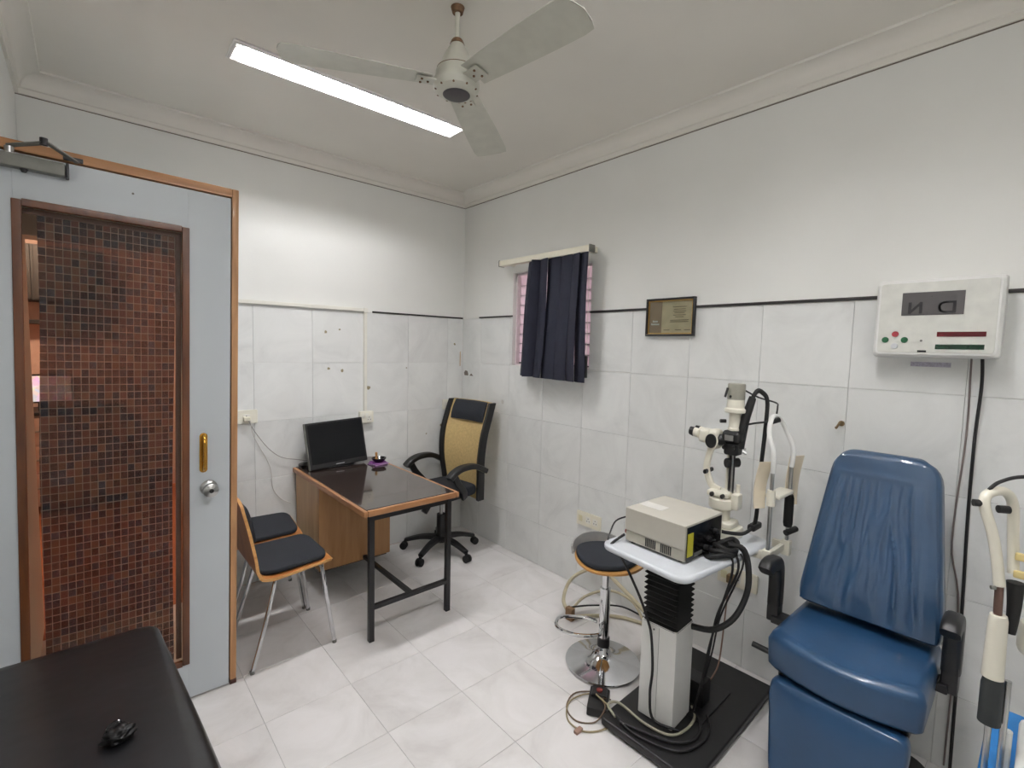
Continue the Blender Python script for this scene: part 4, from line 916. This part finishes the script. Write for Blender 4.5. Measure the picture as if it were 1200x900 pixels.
# laser / light guide handpiece leaning out to the patient side
hp = B().tube([(ix + .008, iy - .025, TZ + .395), (ix + .012, iy - .036, TZ + .46), (ix + .018, iy - .048, TZ + .52), (ix + .026, iy - .066, TZ + .58), (ix + .031, iy - .076, TZ + .615)], lambda t: .030 - .012 * t, 14).obj('light_guide_handpiece', BLACK, sl)
B().tube([(ix + .029, iy - .072, TZ + .605), (ix + .042, iy - .09, TZ + .640), (ix + .064, iy - .108, TZ + .638), (ix + .088, iy - .13, TZ + .60), (ix + .085, iy - .13, TZ + .48), (ix + .075, iy - .125, TZ + .33), (ix + .06, iy - .125, TZ + .17), (ix + .03, iy - .13, TZ + .09), (ix - .02, iy - .135, TZ + .07)], .0105, 10).obj('light_guide_hose', RUBBER, sl)
B().box((ix - .03, iy - .15, TZ + .055), (ix + .075, iy - .11, TZ + .082), .008).obj('hose_junction', BLACK, sl)
B().tube([(ix - .03, iy - .135, TZ + .068), (ix - .08, iy - .11, TZ + .05), (ix - .13, iy - .05, TZ + .05), (ix - .17, iy - .03, TZ + .06)], .008, 10).obj('light_guide_hose', RUBBER, sl)
sl.scale = (.78, .78, 1)
cable('lamp_lead', 'thin black lead from the slit lamp cap to the forehead band', [(ix + .025, iy - .012, TZ + .64), (ix + .07, iy - .05, TZ + .612), (ix + .13, iy - .10, TZ + .59), (-.27, -2.66, TZ + .575), (-.265, -2.655, TZ + .53)], .0035, WIREB)
fx_ = thing('fixation_light', 'bendy black fixation light arm on the forehead band', 'lamp', (-.30, -2.66, 1.31))
B().tube([(-.305, -2.663, 1.323), (-.33, -2.63, 1.312), (-.36, -2.60, 1.305), (-.395, -2.585, 1.295), (-.40, -2.585, 1.255)], .0042, 8).obj('arm', BLACK, fx_)
B().cyl((-.325, -2.648, 1.312), (-.285, -2.675, 1.325), .011, n=12).obj('mount', BLACK, fx_)

# ================================================================== POWER SUPPLY BOX
pb = thing('power_supply_box', 'grey beige metal power supply box on the near end of the instrument table', 'box', (-.66, -2.43, TZ))
PBM = Matrix.Translation((-.662, -2.428, TZ)) @ Matrix.Rotation(math.radians(-2.5), 4, 'Z')
B().box((-.135, -.135, .010), (.135, .135, .06), .003, M=PBM).obj('chassis', mat('beige_chassis', (176, 172, 158), .45), pb)
B().box((-.14, -.137, .055), (.14, .137, .150), .004, M=PBM).obj('cover', GREYBEIGE, pb)
fr = B().box((-.128, -.1405, .012), (.125, -.1372, .142), .001, M=PBM).obj('front_panel', BLACKG, pb)
B().box((-.126, -.1425, .028), (-.088, -.1407, .118), M=PBM).obj('yellow_label', YELLOW, fr)
B().box((-.075, -.1422, .02), (-.02, -.1407, .034), M=PBM).obj('white_label', ALU, fr)
for x, z in ((.02, .07), (.07, .09), (.0, .04)): B().cyl(W(PBM, (x, -.1405, z)), W(PBM, (x, -.156, z)), .010, n=14).obj('control_knob', BLACK, fr)
for s in (0, 1):
    for k in range(6):
        y = -.02 + .07 * -s + .055 - .0085 * k
        B().box((-.1365, y - .0025, .016), (-.1349, y + .0025, .05), M=PBM).obj('vent_slot', BLACK, pb)
for x in (-.11, .11):
    for y in (-.11, .11): B().cyl(W(PBM, (x, y, 0)), W(PBM, (x, y, .0102)), .012, n=12).obj('rubber_foot', RUBBER, pb)
B().cyl(W(PBM, (-.09, .137, .03)), W(PBM, (-.09, .165, .03)), .012, n=12).obj('red_connector', mat('red_plug', (150, 50, 50), .5), pb)
B().box((-.06, .02, .1502), (.0, .13, .1512), M=PBM).obj('paper_sticker', mat('pale_sticker', (212, 210, 204), .6), pb)
gl = thing('small_glass_jar', 'small clear glass jar behind the power supply box on the table', 'jar', (-.46, -2.30, TZ))
B().lathe([(.0, .0005), (.014, .0005), (.015, .004), (.015, .048), (.013, .048), (.013, .005), (0, .004)], (-.46, -2.30, TZ), 20).obj('glass', glass('jar_glass', (215, 222, 222), .02, .4), gl)
B().cyl((-.46, -2.30, TZ + .0482), (-.46, -2.30, TZ + .06), .016, n=20, bev=.002).obj('lid', WHITEPVC, gl)

# ================================================================== CABLES AROUND THE TABLE
cg = 'cables around the instrument table'
cl_ = thing('coiled_power_cable', 'bunch of thick black cable coiled at the table edge by the power box', 'cable', (-.60, -2.61, TZ), 0)
for k in range(3):
    c = Vector((-.60 + .012 * k, -2.600 - .006 * k, TZ + .012 + .013 * k)); rr = (.075 - .008 * k, .045 - .004 * k)
    B().tube([c + Vector((rr[0] * math.cos(a) * 1.0, rr[1] * math.sin(a) - .0, .010 * math.sin(a * 2 + k))) for a in [2 * PI * q / 9 for q in range(9)]], .010, 8, 4, True).obj('cable_turn', RUBBER, cl_)
cable('black_hose', 'thick black hose looping from the table edge down to the bellows', [(-.585, -2.62, TZ + .045), (-.545, -2.665, TZ + .03), (-.53, -2.685, TZ - .05), (-.535, -2.685, TZ - .15), (-.57, -2.655, TZ - .25), (-.60, -2.59, TZ - .315), (-.62, -2.51, TZ - .33)], .012, RUBBER, group=None)
cable('black_cable', 'leftmost black cable hanging from the table top to the floor plate', [(-.60, -2.645, TZ + .02), (-.602, -2.652, TZ - .06), (-.575, -2.60, .55), (-.56, -2.56, .38), (-.55, -2.53, .2), (-.545, -2.50, .06)], .0048)
cable('black_cable', 'middle black cable hanging under the table towards the junction block', [(-.575, -2.652, TZ + .015), (-.572, -2.66, TZ - .06), (-.50, -2.56, .5), (-.47, -2.52, .3), (-.455, -2.49, .14)], .005)
cable('black_cable', 'rightmost thin black cable hanging under the table beside the plug', [(-.545, -2.657, TZ + .01), (-.542, -2.665, TZ - .05), (-.47, -2.56, .48), (-.445, -2.52, .28), (-.44, -2.49, .14)], .0038)
cable('brown_cable', 'thin brown lead running from the brown wall plug down to the floor plate', [(-.05, -2.41, .44), (-.09, -2.42, .36), (-.16, -2.44, .2), (-.24, -2.46, .1), (-.36, -2.47, .075)], .0036, mat('brown_lead', (128, 100, 84), .6))
cable('black_cable', 'black cable draped from behind the power box down the white column', [(-.79, -2.28, TZ + .03), (-.86, -2.26, TZ - .01), (-.80, -2.27, TZ - .06), (-.745, -2.33, .58), (-.728, -2.37, .475), (-.742, -2.40, .42), (-.738, -2.41, .28), (-.732, -2.40, .16), (-.745, -2.43, .075), (-.70, -2.52, .06)], .0055)
cable('black_cable', 'short black wire arching behind the power supply box at the table end', [(-.755, -2.275, TZ + .10), (-.79, -2.235, TZ + .075), (-.83, -2.235, TZ + .03), (-.855, -2.245, TZ + .012)], .0035)
cable('grey_cable', 'pale grey cable curled on the black floor plate beside the column', [(-.83, -2.30, .052), (-.80, -2.24, .055), (-.76, -2.27, .06), (-.765, -2.40, .052), (-.74, -2.50, .051), (-.66, -2.53, .051), (-.57, -2.52, .051), (-.52, -2.48, .051)], .0055, mat('pale_grey_cable', (160, 156, 136), .6))
cable('black_cable', 'black cable looping across the front of the floor plate', [(-.84, -2.33, .052), (-.81, -2.42, .052), (-.77, -2.52, .052), (-.70, -2.575, .052), (-.62, -2.57, .052), (-.56, -2.53, .055), (-.545, -2.49, .055)], .006)
cable('black_cable', 'outer black cable lying across the floor plate beyond the others', [(-.82, -2.29, .056), (-.845, -2.40, .052), (-.80, -2.55, .052), (-.71, -2.60, .052), (-.60, -2.60, .052), (-.52, -2.55, .052)], .0045)
jb = thing('junction_block', 'small grey beige connector block standing on the black floor plate', 'connector', (-.45, -2.49, .052))
JM = Matrix.Translation((-.448, -2.487, .0525)) @ Matrix.Rotation(math.radians(15), 4, 'Z')
for k in range(3): B().box((-.03 + .021 * k, -.018, 0), (-.012 + .021 * k, .018, .06), .003, M=JM).obj('terminal', mat('beige_terminal', (190, 182, 154), .6), jb)
B().box((-.031, -.014, .012), (.031, .014, .045), M=JM).obj('core', BLACK, jb)
fb = thing('foot_switch', 'black foot switch box with red top on the floor beside the plate', 'switch', (-.80, -2.175, 0))
FBM = Matrix.Translation((-.785, -2.178, 0)) @ Matrix.Rotation(math.radians(32), 4, 'Z')
B().box((-.072, -.045, .002), (.072, .045, .042), .006, M=FBM).obj('body', BLACK, fb)
B().box((.0, -.035, .042), (.062, .035, .056), .006, M=FBM).obj('pedal', BLACKM, fb)
B().cyl(W(FBM, (.03, 0, .056)), W(FBM, (.03, 0, .060)), .014, n=14).obj('red_cap', mat('dull_red', (110, 40, 36), .5), fb)
cable('beige_wire', 'thin beige wire looped around the foot switch on the floor', [(-.72, -2.19, .03), (-.78, -2.10, .012), (-.87, -2.08, .006), (-.95, -2.14, .005), (-.955, -2.22, .005), (-.90, -2.27, .006), (-.83, -2.285, .012), (-.80, -2.25, .045), (-.80, -2.18, .062), (-.76, -2.15, .03)], .0034, mat('beige_lead', (150, 136, 104), .6))
cable('brown_wire', 'second thin brown wire loop on the floor left of the foot switch', [(-.70, -2.15, .012), (-.80, -2.06, .006), (-.90, -2.09, .005), (-.93, -2.17, .005), (-.875, -2.23, .006), (-.82, -2.24, .047), (-.785, -2.20, .050), (-.74, -2.21, .03)], .0032, mat('brown_lead_2', (110, 90, 72), .6))
tag(B().box((-.985, -2.225, .0), (-.945, -2.205, .014), .003).obj('inline_connector', mat('pinkish_connector', (160, 128, 112), .6), loc=(-.965, -2.215, 0)), 'small pinkish connector on the wire left of the foot switch', 'connector')

# ================================================================== BLUE EXAMINATION CHAIR
bc = thing('examination_chair', 'blue padded examination chair with plastic wrapped back against the tiled wall', 'chair', (-.35, -3.02, 0))
# seat: x from the wall side to the front; convex front edge
def seat_ring(x0f, hw_f, x1, hw_b, z, inset):
    pts = []; n = 16; yc_ = -3.022
    front = [(x0f - .045 * (1 - (s * s)), s) for s in [-1 + 2 * k / n for k in range(n + 1)]]
    poly = [(x + inset, yc_ + s * (hw_f - inset)) for x, s in front] + [(x1 - inset, yc_ + hw_b - inset), (x1 - inset, yc_ - hw_b + inset)]
    return rpoly(poly, .035, 3)
R = []
for z, ins in ((.442, .03), (.448, .012), (.465, .0), (.555, -.004), (.580, .006), (.592, .03)):
    R.append([Vector((x, y, z - (.012 * max(0, 1 - ((y + 3.022) / .16) ** 2) if z > .57 else 0))) for x, y in seat_ring(-.605, .222, -.20, .215, z, ins)])
B().rings(R).obj('seat_cushion', BLUE, bc, ang=60)
B().box((-.58, -3.21, .405), (-.2, -2.83, .4415), .006).obj('seat_frame', BLACKM, bc)
# back
def panel(name, m, org, xd, ud, outline, t0, t1, puff, par, n=6):
    M = frame_M(org, xd, ud); R = []
    cu = sum(p[0] for p in outline) / len(outline); cv = sum(p[1] for p in outline) / len(outline)
    for k, (s, z) in enumerate([(.93, t0), (.985, t0 + .008), (1, t0 + .022), (1, t1 - .022), (.985, t1 - .008), (.945, t1), (.80, t1 + puff * .45), (.55, t1 + puff * .8), (.25, t1 + puff)]):
        R.append([W(M, (cu + (u - cu) * s, cv + (v - cv) * s, z)) for u, v in outline])
    return B().rings(R).obj(name, m, par, ang=60)
bo = rpoly([(-.215, 0), (.215, 0), (.222, .05), (.163, .63), (-.163, .63), (-.222, .05)], [.05, .05, .05, .085, .085, .05], 6)
lean = Vector((.16, 0, .645)).normalized()
def dense(poly, m=3):
    out = []
    for i in range(len(poly)):
        a, b2 = Vector(poly[i]).to_2d(), Vector(poly[(i + 1) % len(poly)]).to_2d()
        L_ = max(1, int((b2 - a).length / .03))
        for k in range(L_): q = a.lerp(b2, k / L_); out.append((q.x, q.y))
    return out
bo = dense(bo)
BLUEW = mat('blue_rexine_under_wrap', (38, 70, 102), .3, var=.15, scale=3, bump=.35, bscale=1.6, coat=.35, stretch=(6, 16, 3))
bk = panel('back_cushion', BLUEW, (-.265, -3.022, .60), (0, -1, 0), lean, bo, -.01, .075, .012, bc)
# loose clear plastic wrap with gathered folds over the back
BMx = frame_M((-.265, -3.022, .60), (0, -1, 0), lean)
bm_ = bmesh.new(); nu, nv = 96, 84; grid = []
def bwid(v):
    return (.216 if v < .05 else .216 - (v - .05) / .58 * .057) - .006
for j in range(nv + 1):
    th_ = max(0, (j - (nv - 12)) / 12) * math.radians(82)
    v = .012 + .588 * min(j, nv - 12) / (nv - 12) + .034 * math.sin(th_); row = []; drop = .034 * (1 - math.cos(th_))
    cut = 1.0
    if v > .55: cut = math.sqrt(max(.0, 1 - ((v - .55) / .085) ** 2)) * .4 + .6
    for i in range(nu + 1):
        s = -1 + 2 * i / nu; u = s * bwid(v) * cut
        warp = u * (1 + 1.1 * v) + .02 * NZ.noise(Vector((u * 6, v * 5, 3)))
        n1 = NZ.noise(Vector((warp * 17, v * 2.2, .5))); n2 = NZ.noise(Vector((warp * 38 + 5, v * 4.5 + 2, 1.5))); n3 = NZ.noise(Vector((u * 16, v * 30, 7)))
        mid = max(0, 1 - (abs(u) / .20) ** 4) * max(0, min(1, (.53 - v) / .05)) * max(.2, min(1, v / .08))
        fold = mid * (.0105 * (1 - abs(n1)) ** 5 + .005 * (1 - abs(n2)) ** 4) + .0022 * n3 * (1 - mid * .6) + (.003 * math.exp(-((v - .535) / .008) ** 2) if th_ == 0 else 0)
        fall = 1 - abs(s) ** 6
        base = .079 + .012 * fall - drop
        row.append(bm_.verts.new(W(BMx, (u, v, base + .002 + max(-.0015, fold) * fall if fall > .02 else .0775 - drop))))
    grid.append(row)
for j in range(nv):
    for i in range(nu): bm_.faces.new((grid[j][i], grid[j][i + 1], grid[j + 1][i + 1], grid[j + 1][i]))
bb = B(); bb.bm.free(); bb.bm = bm_
wr = bb.obj('plastic_wrap', WRAP, bk, ang=80)
B().box((-.215, -3.10, .45), (-.165, -2.94, .75), .008).obj('back_support', BLACKM, bc)
B().sweep([(-.18, -3.02, .46), (-.15, -3.02, .62), (-.12, -3.02, .85)], .08, .02, up=(0, 1, 0)).obj('recline_bar', STEEL, bc)
# leg rest hanging from the seat front
lo_ = dense(rpoly([(-.195, 0), (.195, 0), (.2, -.05), (.175, -.36), (-.175, -.36), (-.2, -.05)], [.04, .04, .03, .06, .06, .03], 5))
panel('leg_rest', BLUE, (-.585, -3.022, .43), (0, -1, 0), Vector((.10, 0, .99)), lo_, -.01, .06, .01, bc)
B().box((-.60, -3.17, .405), (-.57, -2.87, .43), .004).obj('leg_rest_hinge', BLACKM, bc)
for s, y in ((1, -2.728), (-1, -3.272)):
    B().sweep([(-.475, y, .742), (-.455, y, .757), (-.40, y, .757), (-.362, y, .735), (-.35, y, .67), (-.35, y, .57)], .06, .05, up=(0, 1, 0)).obj('armrest', BLACK, bc)
    B().box((-.39, min(y, y - s * .09), .50), (-.32, max(y, y - s * .06), .53), .004).obj('arm_bracket', BLACKM, bc)
    B().box((-.378, y - .022, .50), (-.322, y + .022, .60), .006).obj('arm_socket', BLACKM, bc)
B().tube([(-.47, -2.82, .425), (-.48, -2.75, .43), (-.485, -2.70, .435)], .011, 10).obj('recline_lever', BLACK, bc)
B().lathe([(.0, .06), (.09, .06), (.09, .08), (.055, .09), (.055, .40), (.0, .40)], (-.36, -3.02, 0), 28).obj('lift_column', WHITEMET, bc)
B().plate(rrect(.52, .42, .08, 6, -.36, -3.02), .0, .06, .015, 3).obj('base', BLACK, bc)
# second instrument at the right edge of the picture
dv = thing('second_instrument', 'cream instrument with curved headrest tube on steel posts at the right edge', 'instrument', (-.75, -3.42, 0))
qx, qy = -.78, -3.388
HW = CREAM
B().tube([(qx, qy + .012, 1.04), (qx, qy + .022, 1.11), (qx, qy + .034, 1.17), (qx - .002, qy + .052, 1.235), (qx + .012, qy + .048, 1.262), (qx + .045, qy + .022, 1.268), (qx + .075, qy + .006, 1.235), (qx + .08, qy + .0, 1.16), (qx + .06, qy - .008, 1.06)], .0115, 12).obj('headrest_tube', HW, dv)
B().cyl((qx - .012, qy + .072, 1.238), (qx - .004, qy + .058, 1.238), .009, n=12).obj('side_knob', BLACK, dv)
B().cyl((qx + .012, qy + .028, 1.228), (qx + .025, qy + .010, 1.228), .010, n=12).obj('side_knob', BLACK, dv)
B().cyl((qx, qy + .010, .96), (qx, qy + .012, 1.045), .0085, n=14).obj('post', mat('brown_steel_post', (120, 96, 88), .35, .8), dv)
B().lathe([(.0, 0), (.0215, 0), (.0185, .15), (.016, .162), (.0, .162)], (qx, qy + .008, .805), 24).obj('sleeve', HW, dv)
B().lathe([(.0, 0), (.022, 0), (.022, .10), (.019, .118), (.0, .118)], (qx, qy + .006, .685), 20).obj('rubber_gaiter', mat('dark_green_grey_rubber', (40, 44, 44), .6), dv)
B().tube([(qx + .028, qy - .014, 1.05), (qx + .028, qy - .016, .99), (qx + .024, qy - .014, .92)], lambda t: .017 - .007 * t, 12).obj('hand_grip', RUBBER, dv)
for z in (1.10, 1.055): B().box((qx + .045, qy - .10, z), (qx + .060, qy - .008, z + .018), .003).obj('paper_band', mat('yellowed_tape', (220, 200, 140), .7), dv)
B().cyl((qx - .009, qy + .018, 1.035), (qx - .014, qy + .026, 1.035), .005, n=8).obj('screw', ALU, dv)
PZ = .551
for d in (-.006, .020):
    B().cyl((qx + d, qy - d, PZ), (qx + d, qy - d, .80), .0065, n=10).obj('post', STEEL, dv)
B().cyl((qx + .035, qy - .026, PZ), (qx + .035, qy - .026, .665), .011, n=12).obj('white_post', WHITEMET, dv)
B().lathe([(.0, .87), (.046, .87), (.05, .88), (.05, .935), (.046, .945), (0, .945)], (qx + .07, qy - .075, 0), 28).obj('head_disc', CREAM, dv)
B().cyl((qx + .07, qy - .075, PZ), (qx + .07, qy - .075, .87), .012, n=12).obj('post', STEEL, dv)
B().plate(rrect(.30, .24, .04, 5, qx + .08, qy - .165), PZ, .625, .012, 3).obj('instrument_base', WHITEMET, dv)
cable('black_cable', 'black cable arching over from the headrest tube at the right edge', [(qx + .012, qy + .048, 1.272), (qx + .022, qy + .03, 1.295), (qx + .05, qy - .01, 1.312), (qx + .06, qy - .09, 1.318), (qx + .06, qy - .3, 1.29)], .0045)
pt = thing('side_table', 'low side table with a bright blue top at the lower right corner', 'table', (-.66, -3.57, 0))
B().plate(rrect(.50, .42, .03, 4, -.665, -3.58), .52, .55, .008, 3).obj('table_top', CLOTHBLUE, pt)
for x in (-.88, -.45):
    for y in (-3.76, -3.40): B().cyl((x, y, 0), (x, y, .5205), .014, n=12).obj('leg', WHITEMET, pt)

# ================================================================== BLACK COUCH
co = thing('examination_couch', 'black rexine examination couch in the near left corner of the room', 'couch', (-2.6, -2.2, 0))
R = []
cpoly = rpoly([(-2.945, -3.15), (-2.205, -3.15), (-2.255, -2.0), (-2.30, -1.36), (-2.945, -1.36)], [.03, .06, .3, .055, .03], 8)
def cring(z, ins): 
    c0 = Vector((-2.6, -2.2)); out = []
    for x, y in dense(cpoly):
        d = Vector((x, y)) - c0; l = d.length; q = c0 + d * ((l - ins) / l); out.append((q.x, q.y, z))
    return out
R = [cring(z, i) for z, i in ((.50, .02), (.505, .005), (.52, 0), (.565, -.002), (.585, .008), (.597, .025), (.603, .06), (.606, .2), (.607, .3))]
B().rings(R).obj('mattress', LEATHER, co, ang=60)
B().box((-2.93, -3.13, .44), (-2.27, -1.42, .499), .004).obj('bed_frame', BLACKM, co)
for x in (-2.90, -2.31):
    for y in (-3.08, -1.48): B().box((x - .018, y - .018, 0), (x + .018, y + .018, .44), .003).obj('leg', BLACKM, co)
cz = .609
cc = thing('crumpled_cover', 'small crumpled shiny black cover lying on the black couch', 'cover', (-2.43, -1.965, cz))
bm_ = bmesh.new(); bmesh.ops.create_icosphere(bm_, subdivisions=4, radius=1)
for v in bm_.verts:
    p = v.co.copy(); f_ = 1 + .32 * NZ.noise(p * 2.1 + Vector((3, 1, 2))) + .14 * NZ.noise(p * 4.7)
    v.co = Vector((p.x * .034 * f_, p.y * .026 * f_, max(-.004, (p.z * .6 + .4) * .03 * f_)))
bb = B(); bb.bm.free(); bb.bm = bm_; bmesh.ops.translate(bm_, vec=(-2.43, -1.965, cz + .003), verts=bm_.verts)
bb.obj('cover_body', mat('crumpled_black_vinyl', (6, 6, 7), .4, spec=.25), cc, ang=60)
B().tube([(-2.455, -1.965, cz + .012), (-2.452, -1.945, cz + .03), (-2.43, -1.94, cz + .036), (-2.42, -1.955, cz + .022)], .003, 6).obj('strap', BLACKG, cc)
